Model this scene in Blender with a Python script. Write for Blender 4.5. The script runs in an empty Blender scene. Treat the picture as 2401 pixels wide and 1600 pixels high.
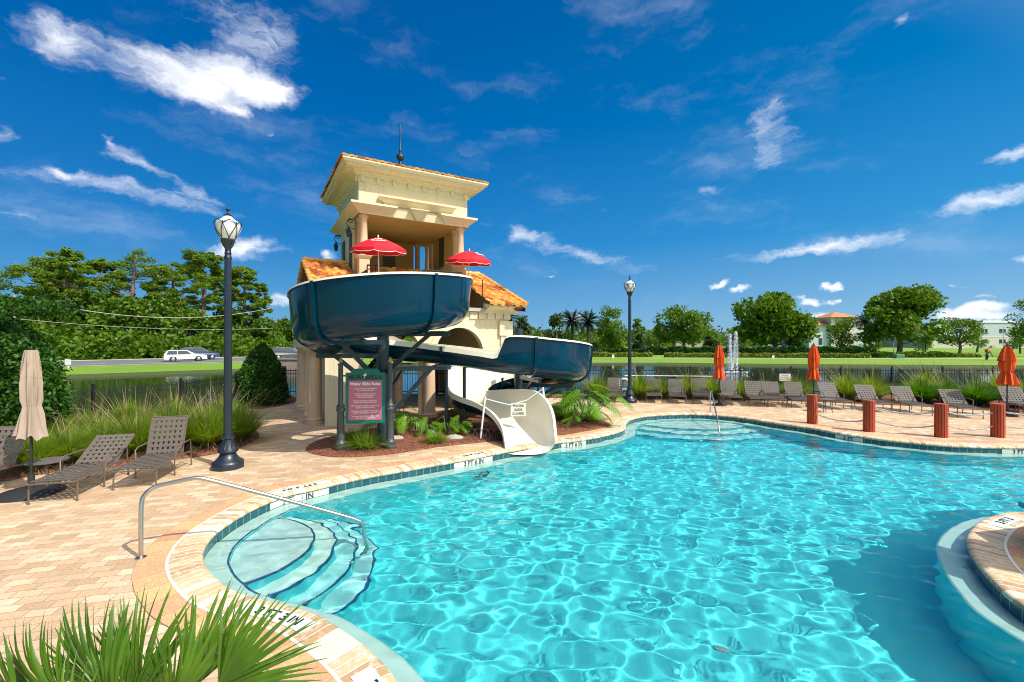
import bpy, bmesh, math, random
import numpy as np
from mathutils import Vector, Matrix, Euler
from mathutils.geometry import tessellate_polygon
random.seed(7); np.random.seed(7)
SC = bpy.context.scene; COL = SC.collection
PI = math.pi; R = math.radians

# ---------------------------------------------------------------- camera, sky, sun, exposure
CAMZ, F = 2.55, 1040.0
cd = bpy.data.cameras.new('camera'); cam = bpy.data.objects.new('camera', cd); COL.objects.link(cam)
cam.location = (0, 0, CAMZ); cam.rotation_euler = (R(90), 0, 0)
cd.sensor_width = 36; cd.lens = 36 * F / 2401; cd.clip_start = .05; cd.clip_end = 3000
SC.camera = cam
SUN_EL = 50; SUN_DIR = Vector((.84, -.54, 0)).normalized()
sun_az = math.atan2(SUN_DIR.x, SUN_DIR.y)          # from +Y towards +X
sd = bpy.data.lights.new('sun', 'SUN'); so = bpy.data.objects.new('sun', sd); COL.objects.link(so)
sv = Vector((SUN_DIR.x * math.cos(R(SUN_EL)), SUN_DIR.y * math.cos(R(SUN_EL)), math.sin(R(SUN_EL))))
so.rotation_euler = sv.to_track_quat('Z', 'Y').to_euler(); so.location = (6, -6, 12)
sd.energy = 4.3; sd.angle = R(.5); sd.color = (1, .95, .87); sd.cycles.is_caustics_light = True
SC.view_settings.view_transform = 'Standard'; SC.view_settings.look = 'None'
SC.view_settings.exposure = 0.2; SC.view_settings.gamma = 1
SC.render.engine = 'CYCLES'
cy = SC.cycles; cy.use_denoising = True; cy.max_bounces = 8; cy.diffuse_bounces = 3; cy.glossy_bounces = 3
cy.transmission_bounces = 6; cy.transparent_max_bounces = 12; cy.caustics_reflective = False; cy.caustics_refractive = True
cy.sample_clamp_indirect = 6; cy.filter_width = 1.05

class NT:
    """small node-tree writer"""
    def __init__(s, tree): s.t = tree; s.t.nodes.clear()
    def n(s, typ, **kw):
        nd = s.t.nodes.new(typ)
        for k, v in kw.items():
            if k.startswith('i_'):
                key = k[2:]; key = int(key) if key.isdigit() else key.replace('_', ' ')
                sock = nd.inputs[key]
                if hasattr(v, 'is_output') or isinstance(v, bpy.types.NodeSocket): s.t.links.new(v, sock)
                else: sock.default_value = v
            else: setattr(nd, k, v)
        return nd
    def link(s, a, b): s.t.links.new(a, b)
    def math(s, op, a, b=None, c=None, clamp=False):
        nd = s.t.nodes.new('ShaderNodeMath'); nd.operation = op; nd.use_clamp = clamp
        for i, v in enumerate((a, b, c)):
            if v is None: continue
            if isinstance(v, bpy.types.NodeSocket): s.t.links.new(v, nd.inputs[i])
            else: nd.inputs[i].default_value = v
        return nd.outputs[0]
    def vm(s, op, a, b=None):
        nd = s.t.nodes.new('ShaderNodeVectorMath'); nd.operation = op
        for i, v in enumerate((a, b)):
            if v is None: continue
            if isinstance(v, bpy.types.NodeSocket): s.t.links.new(v, nd.inputs[i])
            else: nd.inputs[i].default_value = v
        return nd.outputs['Value'] if op in ('LENGTH', 'DOT_PRODUCT', 'DISTANCE') else nd.outputs[0]
    def mix(s, f, a, b, blend='MIX'):
        nd = s.t.nodes.new('ShaderNodeMix'); nd.data_type = 'RGBA'; nd.blend_type = blend
        for sock, v in ((nd.inputs[0], f), (nd.inputs[6], a), (nd.inputs[7], b)):
            if isinstance(v, bpy.types.NodeSocket): s.t.links.new(v, sock)
            else: sock.default_value = (v if not isinstance(v, (tuple, list)) else tuple(v) + ((1,) if len(v) == 3 else ()))
        return nd.outputs[2]
    def ramp(s, fac, stops, interp='LINEAR'):
        nd = s.t.nodes.new('ShaderNodeValToRGB'); e = nd.color_ramp.elements; nd.color_ramp.interpolation = interp
        while len(e) < len(stops): e.new(.5)
        for el, (p, c) in zip(e, stops):
            el.position = p; el.color = (c, c, c, 1) if not isinstance(c, (tuple, list)) else tuple(c) + (1,)
        s.t.links.new(fac, nd.inputs[0]); return nd.outputs[0]
    def noise(s, vec, scale, detail=3, rough=.55, dist=0.0, out=0):
        nd = s.n('ShaderNodeTexNoise'); nd.inputs['Scale'].default_value = scale; nd.inputs['Detail'].default_value = detail
        nd.inputs['Roughness'].default_value = rough; nd.inputs['Distortion'].default_value = dist
        if vec is not None: s.t.links.new(vec, nd.inputs['Vector'])
        return nd.outputs[out]
    def mapr(s, v, a, b, c=0.0, d=1.0, smooth=False):
        nd = s.t.nodes.new('ShaderNodeMapRange'); nd.interpolation_type = 'SMOOTHSTEP' if smooth else 'LINEAR'
        s.t.links.new(v, nd.inputs[0])
        for i, q in enumerate((a, b, c, d)): nd.inputs[i + 1].default_value = q
        return nd.outputs[0]

# world: Nishita sky with clouds laid out by direction
W = bpy.data.worlds.new('World'); SC.world = W; W.use_nodes = True
w = NT(W.node_tree)
sky = w.n('ShaderNodeTexSky'); sky.sky_type = 'NISHITA'; sky.sun_disc = False
sky.sun_elevation = R(SUN_EL); sky.sun_rotation = sun_az; sky.air_density = 1.0; sky.dust_density = .3; sky.ozone_density = 2.5
skyc = w.n('ShaderNodeHueSaturation', i_Saturation=1.5, i_Value=.86, i_Color=sky.outputs[0]).outputs[0]
skyc = w.mix(1.0, skyc, (.62, .95, 1.06), 'MULTIPLY')
gen = w.n('ShaderNodeTexCoord').outputs['Generated']
sep = w.n('ShaderNodeSeparateXYZ', i_0=gen)
az = w.math('ARCTAN2', sep.outputs[0], sep.outputs[1])
el = w.math('ARCSINE', sep.outputs[2])
uv = w.n('ShaderNodeCombineXYZ', i_0=az, i_1=el).outputs[0]
grad = w.ramp(w.mapr(el, 0.0, .75), [(0, (1.25, 3.3, 5.9)), (.10, (.75, 2.75, 5.5)), (.28, (.14, 1.95, 5.1)), (.6, (.0, 1.22, 3.95)), (1, (.0, .78, 2.8))])
grad = w.mix(1.0, grad, w.ramp(w.mapr(az, -.9, .9), [(0, (.8, .86, .9)), (.35, (.9, .93, .95)), (1, (2.3, 1.36, 1.12))]), 'MULTIPLY')
skyc = w.mix(.84, skyc, grad)
wn = w.noise(uv, 9, 5, .55, 0, out=1)
warp = w.vm('SUBTRACT', wn, (.5, .5, .5)); warp = w.vm('MULTIPLY', warp, (.06, .035, 0)); uvw = w.vm('ADD', uv, warp)
warp2 = w.vm('MULTIPLY', w.vm('SUBTRACT', w.noise(uv, 34, 4, .6, 0, out=1), (.5, .5, .5)), (.05, .028, 0)); uvw = w.vm('ADD', uvw, warp2)
CL = []   # centre px x, px y, half length px, half width px, tilt degrees, strength
CL += [(110,80,120,70,-20,1.15),(240,130,190,65,-18,.95),(420,180,180,66,-16,1.2),(560,192,170,54,-14,1.55),(640,215,90,30,-10,1.3),(565,265,50,24,-25,1.3),(560,80,180,95,-25,1.1),(660,90,90,60,-40,.6),(470,230,90,35,-20,.9),
       (290,355,75,30,-18,1.1),(365,400,90,16,-20,1.0),(260,325,26,12,-60,.8),(15,315,60,22,-14,1.2),(240,432,330,30,-9,1.25),(470,490,160,20,-8,.8),(60,508,120,24,-4,1.0),(460,450,60,16,-22,1.1),(150,405,60,12,-6,.8),
       (1790,285,80,62,32,1.1),(1830,235,50,22,10,.6),(1815,370,95,42,22,1.05),(2310,475,200,32,14,1.6),(2380,355,80,26,24,1.6),(1990,570,200,24,7,1.6),(1780,600,140,14,5,1.3),
       (1360,598,250,26,-13,1.2),(1230,545,130,20,-10,.9),(575,578,80,36,0,2.0),(500,592,50,18,0,1.0),(670,592,40,14,0,.8),(765,597,28,16,0,1.9),
       (1690,672,40,11,20,2.4),(1735,682,24,8,12,1.8),(1955,672,28,10,8,2.2),(1912,706,30,12,0,2.4),(1955,706,14,9,0,1.9),(1885,694,24,7,0,1.5),
       (2290,725,100,16,6,2.2),(2240,748,90,14,2,1.9),(2350,742,60,12,8,1.9),(1935,745,50,14,0,2.0),(2390,605,60,16,6,1.5),(2310,696,36,7,0,1.4),(2120,45,55,18,38,.9),(2245,668,26,6,0,1.2),
       (1530,12,60,22,12,.6),(1620,20,40,12,14,.5),(1655,450,50,16,6,1.0),(2165,665,60,10,0,.7),(665,700,50,22,0,1.6),(1350,748,28,16,0,1.9),(1180,732,34,16,0,1.5),(310,557,50,12,0,.8),(1290,648,12,5,0,1.4),(15,190,30,12,-5,.8),(640,305,28,8,0,.9),(1420,492,40,8,10,.8)]
def px_ae(x, y):
    X, Z = (x - 1200) / F, (800 - y) / F; return Vector((math.atan(X), math.atan(Z / math.hypot(X, 1))))
tot = None
for (x, y, a, b, tl, st) in CL:
    t0 = R(tl); c = px_ae(x, y); ea = px_ae(x + a * math.cos(t0), y - a * math.sin(t0)) - px_ae(x - a * math.cos(t0), y + a * math.sin(t0))
    eb = px_ae(x - b * math.sin(t0), y - b * math.cos(t0)) - px_ae(x + b * math.sin(t0), y + b * math.cos(t0)); ang = math.atan2(ea.y, ea.x)
    mp = w.n('ShaderNodeMapping', vector_type='TEXTURE'); w.link(uvw, mp.inputs[0]); mp.inputs[1].default_value = (c.x, c.y, 0); mp.inputs[2].default_value = (0, 0, ang)
    mp.inputs[3].default_value = (ea.length / 2 * 1.2, eb.length / 2 * 1.35, 1)
    m = w.mapr(w.vm('LENGTH', mp.outputs[0]), 1.15, .0, 0, st, True)
    tot = m if tot is None else w.math('ADD', tot, m)
st1 = w.vm('MULTIPLY', uvw, (10, 26, 1)); n1 = w.noise(st1, 1.3, 9, .66, .6)
rot = w.n('ShaderNodeMapping', i_Rotation=(0, 0, R(-28)), i_Scale=(9, 34, 1)); w.link(uvw, rot.inputs[0])
n2 = w.noise(rot.outputs[0], 1.1, 9, .68, .8)
nn = w.math('MULTIPLY', w.math('ADD', n1, n2), .5)
den = w.math('MULTIPLY', w.mapr(w.math('ADD', w.math('MULTIPLY', tot, .66), w.math('MULTIPLY', w.math('SUBTRACT', nn, .64), 2.3)), .0, 1.35, 0, .97, True), 1.0)
veil = w.mapr(w.noise(w.vm('MULTIPLY', uvw, (2.0, 6, 1)), 1.5, 7, .62), .50, .92, 0, .30, True)
veil = w.math('MULTIPLY', veil, w.mapr(el, .02, .2, 0, 1, True))
den = w.math('MAXIMUM', den, veil)
cloudc = w.mix(1.0, (9.2, 9.4, 9.9), (1, 1, 1), 'MULTIPLY')
final = w.mix(den, skyc, cloudc)
# added bright lobe round the sun for fill light, behind the camera's right shoulder
dt = w.vm('DOT_PRODUCT', gen, tuple(sv)); fill_lobe = w.math('POWER', w.mapr(dt, .44, 1.0), 2.0)
final = w.mix(fill_lobe, final, (24, 23, 21))
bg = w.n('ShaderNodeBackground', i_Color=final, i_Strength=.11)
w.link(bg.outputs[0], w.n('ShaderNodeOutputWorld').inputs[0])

# ---------------------------------------------------------------- helpers
def P(x, y, z=0.0):
    """photo pixel to a point on the plane at height z"""
    Y = (CAMZ - z) * F / (y - 800.0); return Vector(((x - 1200) / F * Y, Y, z))
def at(x, Y, y=None):
    """pixel column x at distance Y (and the height seen at row y)"""
    X = (x - 1200) / F * Y
    return Vector((X, Y, 0 if y is None else CAMZ + (800 - y) / F * Y))

MATS = {}
def mat(name, color=(.5, .5, .5), rough=.6, metal=0.0, noise=None, bump=None, coat=0.0, spec=.5, coords='Object', trans=0.0, **kw):
    """principled with optional colour variation noise=(scale, amount, colour2) and bump=(scale, strength)"""
    if name in MATS: return MATS[name]
    m = bpy.data.materials.new(name); m.use_nodes = True; t = NT(m.node_tree)
    b = t.n('ShaderNodeBsdfPrincipled'); o = t.n('ShaderNodeOutputMaterial'); t.link(b.outputs[0], o.inputs[0])
    b.inputs['Base Color'].default_value = tuple(color) + (1,); b.inputs['Roughness'].default_value = rough
    b.inputs['Metallic'].default_value = metal; b.inputs['Coat Weight'].default_value = coat; b.inputs['Coat Roughness'].default_value = .06
    b.inputs['Specular IOR Level'].default_value = spec; b.inputs['Transmission Weight'].default_value = trans
    tc = t.n('ShaderNodeTexCoord').outputs[coords] if coords != 'Position' else t.n('ShaderNodeNewGeometry').outputs['Position']
    if noise:
        f = t.mapr(t.noise(tc, noise[0], 5, .6), .3, .7)
        t.link(t.mix(t.math('MULTIPLY', f, noise[1]), color, noise[2]), b.inputs['Base Color'])
    if kw.get('streak'):
        s_ = t.mapr(t.noise(t.vm('MULTIPLY', tc, (5, 5, .45)), 1.4, 5, .65), .52, .72); prev = b.inputs['Base Color'].links[0].from_socket
        t.link(t.mix(t.math('MULTIPLY', s_, kw['streak']), prev, tuple(c * .62 for c in color)), b.inputs['Base Color'])
    if bump:
        bp = t.n('ShaderNodeBump', i_Strength=bump[1], i_Distance=kw.get('bd', .02), i_Height=t.noise(tc, bump[0], 5, .6)); t.link(bp.outputs[0], b.inputs['Normal'])
    MATS[name] = m; return m

def newmat(name):
    m = bpy.data.materials.new(name); m.use_nodes = True; t = NT(m.node_tree); MATS[name] = m
    b = t.n('ShaderNodeBsdfPrincipled'); o = t.n('ShaderNodeOutputMaterial'); t.link(b.outputs[0], o.inputs[0])
    return m, t, b

def tag(o, label=None, cat=None, group=None, kind=None):
    if label: o['label'] = label
    if cat: o['category'] = cat
    if group: o['group'] = group
    if kind: o['kind'] = kind
    return o
def thing(name, label, cat, loc=(0, 0, 0), rz=0.0, group=None, scale=None):
    o = bpy.data.objects.new(name, None); COL.objects.link(o); o.location = loc; o.rotation_euler = (0, 0, rz); o.empty_display_size = .2
    if scale: o.scale = (scale,) * 3 if not isinstance(scale, tuple) else scale
    return tag(o, label, cat, group)
KIDS = {}
def link(name, me, m=None, parent=None, smooth=False, loc=None):
    o = bpy.data.objects.new(name, me); COL.objects.link(o)
    if m is not None:
        for q in (m if isinstance(m, (list, tuple)) else [m]): me.materials.append(q)
    if parent is not None: o.parent = parent; KIDS.setdefault(parent.name, []).append(o)
    if loc is not None: o.location = loc
    if smooth: me.polygons.foreach_set('use_smooth', [True] * len(me.polygons))
    return o
def copy_tree(o, parent=None):
    c = o.copy(); COL.objects.link(c)
    if parent is not None: c.parent = parent; KIDS.setdefault(parent.name, []).append(c)
    for ch in list(KIDS.get(o.name, [])): copy_tree(ch, c)
    return c
def again(o, label, loc, rz=0.0, scale=None):
    c = copy_tree(o); c.location = loc; c.rotation_euler = (0, 0, rz); c['label'] = label
    if scale: c.scale = (scale,) * 3 if not isinstance(scale, tuple) else scale
    return c
def autosmooth(me, deg=35):
    bm = bmesh.new(); bm.from_mesh(me)
    for f in bm.faces: f.smooth = True
    for e in bm.edges:
        if len(e.link_faces) == 2 and e.calc_face_angle(0) > R(deg): e.smooth = False
    bm.to_mesh(me); bm.free()

class MB:
    def __init__(s): s.v = []; s.f = []; s.uv = None; s.mi = []
    def add(s, vs, fs, mi=0):
        k = len(s.v); s.v += [tuple(q) for q in vs]; s.f += [tuple(i + k for i in f) for f in fs]; s.mi += [mi] * len(fs); return s
    def box(s, c, d, rz=0.0, M=None, bev=0.0):
        x, y, z = d[0] / 2, d[1] / 2, d[2] / 2
        if bev > 0:
            b = bev; pr = [(-x + b, -y), (x - b, -y), (x, -y + b), (x, y - b), (x - b, y), (-x + b, y), (-x, y - b), (-x, -y + b)]
            return s.prism([((px), (py)) for px, py in pr], -z, z, off=c, rz=rz, cap=b)
        vs = [Vector((i * x, j * y, k * z)) for i in (-1, 1) for j in (-1, 1) for k in (-1, 1)]
        if M is None: M = Matrix.Rotation(rz, 3, 'Z')
        vs = [M @ q + Vector(c) for q in vs]
        return s.add(vs, [(0, 1, 3, 2), (4, 6, 7, 5), (0, 4, 5, 1), (2, 3, 7, 6), (0, 2, 6, 4), (1, 5, 7, 3)])
    def bb(s, x0, x1, y0, y1, z0, z1): return s.box(((x0 + x1) / 2, (y0 + y1) / 2, (z0 + z1) / 2), (abs(x1 - x0), abs(y1 - y0), abs(z1 - z0)))
    def prism(s, poly, z0, z1, off=(0, 0, 0), rz=0.0, cap=0.0):
        n = len(poly); c, sn = math.cos(rz), math.sin(rz)
        T = lambda x, y, z: (off[0] + x * c - y * sn, off[1] + x * sn + y * c, off[2] + z)
        if cap > 0:
            cx = sum(p[0] for p in poly) / n; cy_ = sum(p[1] for p in poly) / n
            def ins(p): d = math.hypot(p[0] - cx, p[1] - cy_); k = max(0, (d - cap)) / d if d else 1; return (cx + (p[0] - cx) * k, cy_ + (p[1] - cy_) * k)
            q = [ins(p) for p in poly]
            rings = [[T(*p, z0) for p in q], [T(*p, z0 + cap) for p in poly], [T(*p, z1 - cap) for p in poly], [T(*p, z1) for p in q]]
        else: rings = [[T(*p, z0) for p in poly], [T(*p, z1) for p in poly]]
        vs = [v for r in rings for v in r]; fs = []
        for k in range(len(rings) - 1):
            for i in range(n): j = (i + 1) % n; fs.append((k * n + i, k * n + j, (k + 1) * n + j, (k + 1) * n + i))
        fs.append(tuple(range(n - 1, -1, -1))); fs.append(tuple((len(rings) - 1) * n + i for i in range(n)))
        return s.add(vs, fs)
    def cyl(s, p0, p1, r0, r1=None, n=12, caps=True):
        p0, p1 = Vector(p0), Vector(p1); r1 = r0 if r1 is None else r1
        d = (p1 - p0).normalized(); a = d.orthogonal().normalized(); b = d.cross(a)
        vs = []; 
        for p, r in ((p0, r0), (p1, r1)):
            for i in range(n): t = 2 * PI * i / n; vs.append(p + a * math.cos(t) * r + b * math.sin(t) * r)
        fs = [(i, (i + 1) % n, n + (i + 1) % n, n + i) for i in range(n)]
        if caps: fs += [tuple(range(n - 1, -1, -1)), tuple(range(n, 2 * n))]
        return s.add(vs, fs)
    def tube(s, pts, r, n=8, closed=False, caps=True):
        pts = [Vector(p) for p in pts]; N = len(pts); rr = r if isinstance(r, (list, tuple)) else [r] * N
        vs = []; a = None
        for i, p in enumerate(pts):
            if closed: d = pts[(i + 1) % N] - pts[i - 1]
            else: d = pts[min(i + 1, N - 1)] - pts[max(i - 1, 0)]
            d.normalize()
            a = d.orthogonal() if a is None else (a - d * a.dot(d))
            if a.length < 1e-6: a = d.orthogonal()
            a.normalize(); b = d.cross(a)
            for k in range(n): t = 2 * PI * k / n; vs.append(p + (a * math.cos(t) + b * math.sin(t)) * rr[i])
        fs = []
        for i in range(N if closed else N - 1):
            j = (i + 1) % N
            for k in range(n): l = (k + 1) % n; fs.append((i * n + k, i * n + l, j * n + l, j * n + k))
        if caps and not closed: fs += [tuple(range(n - 1, -1, -1)), tuple((N - 1) * n + k for k in range(n))]
        return s.add(vs, fs)
    def lathe(s, prof, n=16, c=(0, 0, 0), flute=None, a0=0.0):
        """prof [(r,z)...] bottom to top"""
        vs = []
        for r, z in prof:
            for i in range(n):
                t = 2 * PI * i / n + a0; q = r * (flute(t, z) if flute else 1)
                vs.append((c[0] + q * math.cos(t), c[1] + q * math.sin(t), c[2] + z))
        fs = []
        for k in range(len(prof) - 1):
            for i in range(n): j = (i + 1) % n; fs.append((k * n + i, k * n + j, (k + 1) * n + j, (k + 1) * n + i))
        if prof[0][0] > 1e-4: fs.append(tuple(range(n - 1, -1, -1)))
        if prof[-1][0] > 1e-4: fs.append(tuple((len(prof) - 1) * n + i for i in range(n)))
        return s.add(vs, fs)
    def sphere(s, c, r, n=12, sq=(1, 1, 1)):
        pr = [(max(1e-5, math.sin(PI * k / (n // 2))), -math.cos(PI * k / (n // 2))) for k in range(n // 2 + 1)]
        k0 = len(s.v); s.lathe([(a, b) for a, b in pr], n)
        for i in range(k0, len(s.v)): v = s.v[i]; s.v[i] = (c[0] + v[0] * r * sq[0], c[1] + v[1] * r * sq[1], c[2] + v[2] * r * sq[2])
        return s
    def cut(s): s.marks = getattr(s, 'marks', []) + [(len(s.v), len(s.f))]; return s
    def build_each(s, name, m=None, parent=None, smooth=None):
        mk = [(0, 0)] + [q for q in getattr(s, 'marks', []) if 0 < q[0] < len(s.v)] + [(len(s.v), len(s.f))]; out = []
        for (v0, f0), (v1, f1) in zip(mk, mk[1:]):
            b = MB(); b.v = s.v[v0:v1]; b.f = [tuple(i - v0 for i in f) for f in s.f[f0:f1]]; b.mi = [0] * len(b.f); out.append(b.build(name, m, parent, smooth))
        return out
    def build(s, name, m=None, parent=None, smooth=None, loc=None):
        me = bpy.data.meshes.new(name); me.from_pydata(s.v, [], s.f); me.validate(); me.update()
        if smooth is True: autosmooth(me, 180)
        elif smooth: autosmooth(me, smooth)
        o = link(name, me, m, parent, False, loc)
        if any(s.mi) and len(s.mi) == len(me.polygons): me.polygons.foreach_set('material_index', s.mi)
        return o
def npmesh(name, verts, quads, uv=None):
    me = bpy.data.meshes.new(name); verts = np.asarray(verts, dtype=np.float32); quads = np.asarray(quads, dtype=np.int32)
    nf, k = quads.shape
    me.vertices.add(len(verts)); me.vertices.foreach_set('co', verts.ravel())
    me.loops.add(nf * k); me.loops.foreach_set('vertex_index', quads.ravel())
    me.polygons.add(nf); me.polygons.foreach_set('loop_start', np.arange(0, nf * k, k, dtype=np.int32))
    if uv is not None:
        l = me.uv_layers.new(name='UVMap'); l.data.foreach_set('uv', np.asarray(uv, dtype=np.float32)[quads.ravel()].ravel())
    me.update(calc_edges=True); return me
def resample(pts, step, closed=True):
    """Catmull-Rom through 2D points at about even steps"""
    p = [Vector((q[0], q[1])) for q in pts]; n = len(p); out = []
    rng = range(n if closed else n - 1)
    for i in rng:
        a, b, c, d = (p[(i - 1) % n], p[i], p[(i + 1) % n], p[(i + 2) % n]) if closed else (p[max(i - 1, 0)], p[i], p[i + 1], p[min(i + 2, n - 1)])
        k = max(1, int(round((c - b).length / step)))
        for j in range(k):
            t = j / k; out.append(.5 * ((2 * b) + (c - a) * t + (2 * a - 5 * b + 4 * c - d) * t * t + (3 * b - a - 3 * c + d) * t ** 3))
    if not closed: out.append(p[-1])
    return out
def area(pl): return .5 * sum(pl[i][0] * pl[(i + 1) % len(pl)][1] - pl[(i + 1) % len(pl)][0] * pl[i][1] for i in range(len(pl)))
def offset(pl, d):
    """offset of a closed CCW outline, positive outward; smoothed"""
    n = len(pl); out = []
    for i in range(n):
        t = (pl[(i + 2) % n] - pl[i - 2]).normalized(); dd = d[i] if isinstance(d, list) else d
        out.append(pl[i] + Vector((t.y, -t.x)) * dd)
    return out
def sheet(name, outer, holes, z, m, parent=None):
    loops = [[Vector((p[0], p[1], 0)) for p in outer]] + [[Vector((p[0], p[1], 0)) for p in h] for h in holes]
    tris = tessellate_polygon(loops); vs = [(p.x, p.y, z) for l in loops for p in l]
    me = bpy.data.meshes.new(name); me.from_pydata(vs, [], [tuple(t) for t in tris]); me.update()
    bm = bmesh.new(); bm.from_mesh(me); bmesh.ops.recalc_face_normals(bm, faces=bm.faces)
    if sum(f.normal.z * f.calc_area() for f in bm.faces) < 0: bmesh.ops.reverse_faces(bm, faces=bm.faces)
    for f in bm.faces:
        if f.normal.z < 0: f.normal_flip()
    bm.to_mesh(me); bm.free()
    return link(name, me, m, parent)
def strip(name, rings, m, parent=None, closed=True, smooth=True, vs=None):
    """surface through several equally long 3D loops; UV = (length along, distance across)"""
    n = len(rings[0]); k = len(rings); V = np.array([[tuple(p) for p in r] for r in rings], dtype=float)
    nn = n + 1 if closed else n
    if closed: V = np.concatenate([V, V[:, :1]], axis=1)
    seg = np.linalg.norm(np.diff(V[0], axis=0), axis=1); u = np.concatenate([[0], np.cumsum(seg)])
    vv = [0.0]
    for i in range(1, k): vv.append(vv[-1] + float(np.mean(np.linalg.norm(V[i] - V[i - 1], axis=1))))
    uv = np.array([[(u[j], vv[i]) for j in range(nn)] for i in range(k)]).reshape(-1, 2)
    idx = np.arange(k * nn).reshape(k, nn)
    q = np.stack([idx[:-1, :-1], idx[:-1, 1:], idx[1:, 1:], idx[1:, :-1]], -1).reshape(-1, 4)
    me = npmesh(name, V.reshape(-1, 3), q, uv)
    if smooth is True: me.polygons.foreach_set('use_smooth', [True] * len(me.polygons))
    elif smooth: autosmooth(me, smooth)
    return link(name, me, m, parent)
def ring3(pl, z): return [Vector((p[0], p[1], z)) for p in pl]
def text_mesh(body, size, ext=.002, align='CENTER', bold=0.0, spacing=1.0, shear=0.0):
    cu = bpy.data.curves.new('txt', 'FONT'); cu.body = body; cu.size = size; cu.align_x = align; cu.align_y = 'CENTER'
    cu.extrude = ext; cu.offset = bold; cu.space_character = spacing; cu.shear = shear; cu.resolution_u = 3
    o = bpy.data.objects.new('txt', cu); COL.objects.link(o); dg = bpy.context.evaluated_depsgraph_get()
    me = bpy.data.meshes.new_from_object(o.evaluated_get(dg)); bpy.data.objects.remove(o); bpy.data.curves.remove(cu); return me
# ---------------------------------------------------------------- the pool and its deck
PX = [(2401,1049),(2243,1045),(2130,1036),(2046,1027),(1968,1015.5),(1906,1004),(1850,996),(1798,988),(1739,979),(1680,973),(1621,970.5),
      (1562,971.6),(1515,975),(1480,982),(1466,993),(1462,1006),(1425,1018),(1361,1030.6),(1297,1038),(1189,1057),(1085,1077),(990,1094),(864,1116),
      (797,1130),(731,1146),(681,1156),(632,1173),(582,1196),(532,1226),(499,1251),(478,1279),(471,1303),(482,1332),(506,1358.5),(532,1378),
      (582,1398),(650,1414),(724,1435),(764,1455),(830,1498),(880,1541),(930,1600)]
OUT = [P(x, y).xy for x, y in PX] + [Vector(q) for q in [(-.45, 2.75), (.2, 2.05), (1.3, 1.4), (3, .95), (6, .7), (12, .6), (17, 1.2), (19, 5), (17.6, 9.3), (15, 10.45)]]
OUT = resample(OUT, .1)
if area(OUT) < 0: OUT.reverse()
ISL = [P(x, y).xy for x, y in [(2401,1201),(2346,1205),(2299,1223),(2273,1250),(2270,1272),(2283,1304),(2324,1355),(2401,1419)]]
ISL = resample(ISL + [Vector(q) for q in [(5.0, 3.6), (5.6, 2.7), (7.2, 2.2), (9.5, 2.2), (11.6, 3.1), (12.3, 4.7), (11.2, 6.1), (9.3, 6.65)]], .1)
if area(ISL) < 0: ISL.reverse()
WZ, LZ, FZ = -.16, -.20, -1.32

def brick_coping_mat():
    m, t, b = newmat('brick_coping'); uv = t.n('ShaderNodeUVMap').outputs[0]; s = t.n('ShaderNodeSeparateXYZ', i_0=uv)
    u = t.math('DIVIDE', s.outputs[0], .105); cell = t.math('FLOOR', u); fr = t.math('FRACT', u)
    wn = t.n('ShaderNodeTexWhiteNoise', noise_dimensions='1D', i_W=cell)
    col = t.ramp(wn.outputs[0], [(0, (.46, .29, .14)), (.2, (.62, .42, .22)), (.45, (.52, .33, .18)), (.6, (.80, .68, .48)), (.75, (.66, .45, .26)), (1, (.48, .30, .17))], 'CONSTANT')
    pos = t.n('ShaderNodeNewGeometry').outputs['Position']
    n = t.mapr(t.noise(pos, 13, 5, .65), .50, .68); col = t.mix(t.math('MULTIPLY', n, .6), col, (.86, .78, .62))
    n = t.mapr(t.noise(pos, 60, 3, .7), .5, .75); col = t.mix(t.math('MULTIPLY', n, .5), col, (.36, .24, .16))
    e = t.math('ABSOLUTE', t.math('SUBTRACT', fr, .5)); g = t.mapr(e, .42, .46, 0, 1)
    col = t.mix(t.math('MULTIPLY', g, .85), col, (.84, .79, .68)); t.link(col, b.inputs['Base Color'])
    h = t.math('SUBTRACT', t.math('MULTIPLY', t.noise(pos, 40, 4, .6), .25), g)
    t.link(t.n('ShaderNodeBump', i_Strength=.7, i_Distance=.008, i_Height=h).outputs[0], b.inputs['Normal']); b.inputs['Roughness'].default_value = .75
    return m
def tile_mat(name, c1, c2, grout, w_=.155):
    m, t, b = newmat(name); uv = t.n('ShaderNodeUVMap').outputs[0]
    br = t.n('ShaderNodeTexBrick', offset=0.0, i_Color1=c1 + (1,), i_Color2=c2 + (1,), i_Mortar=grout + (1,), i_Scale=1.0, i_Mortar_Size=.006, i_Brick_Width=w_, i_Row_Height=w_)
    t.link(uv, br.inputs['Vector']); t.link(br.outputs[0], b.inputs['Base Color']); b.inputs['Roughness'].default_value = .15
    return m
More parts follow.
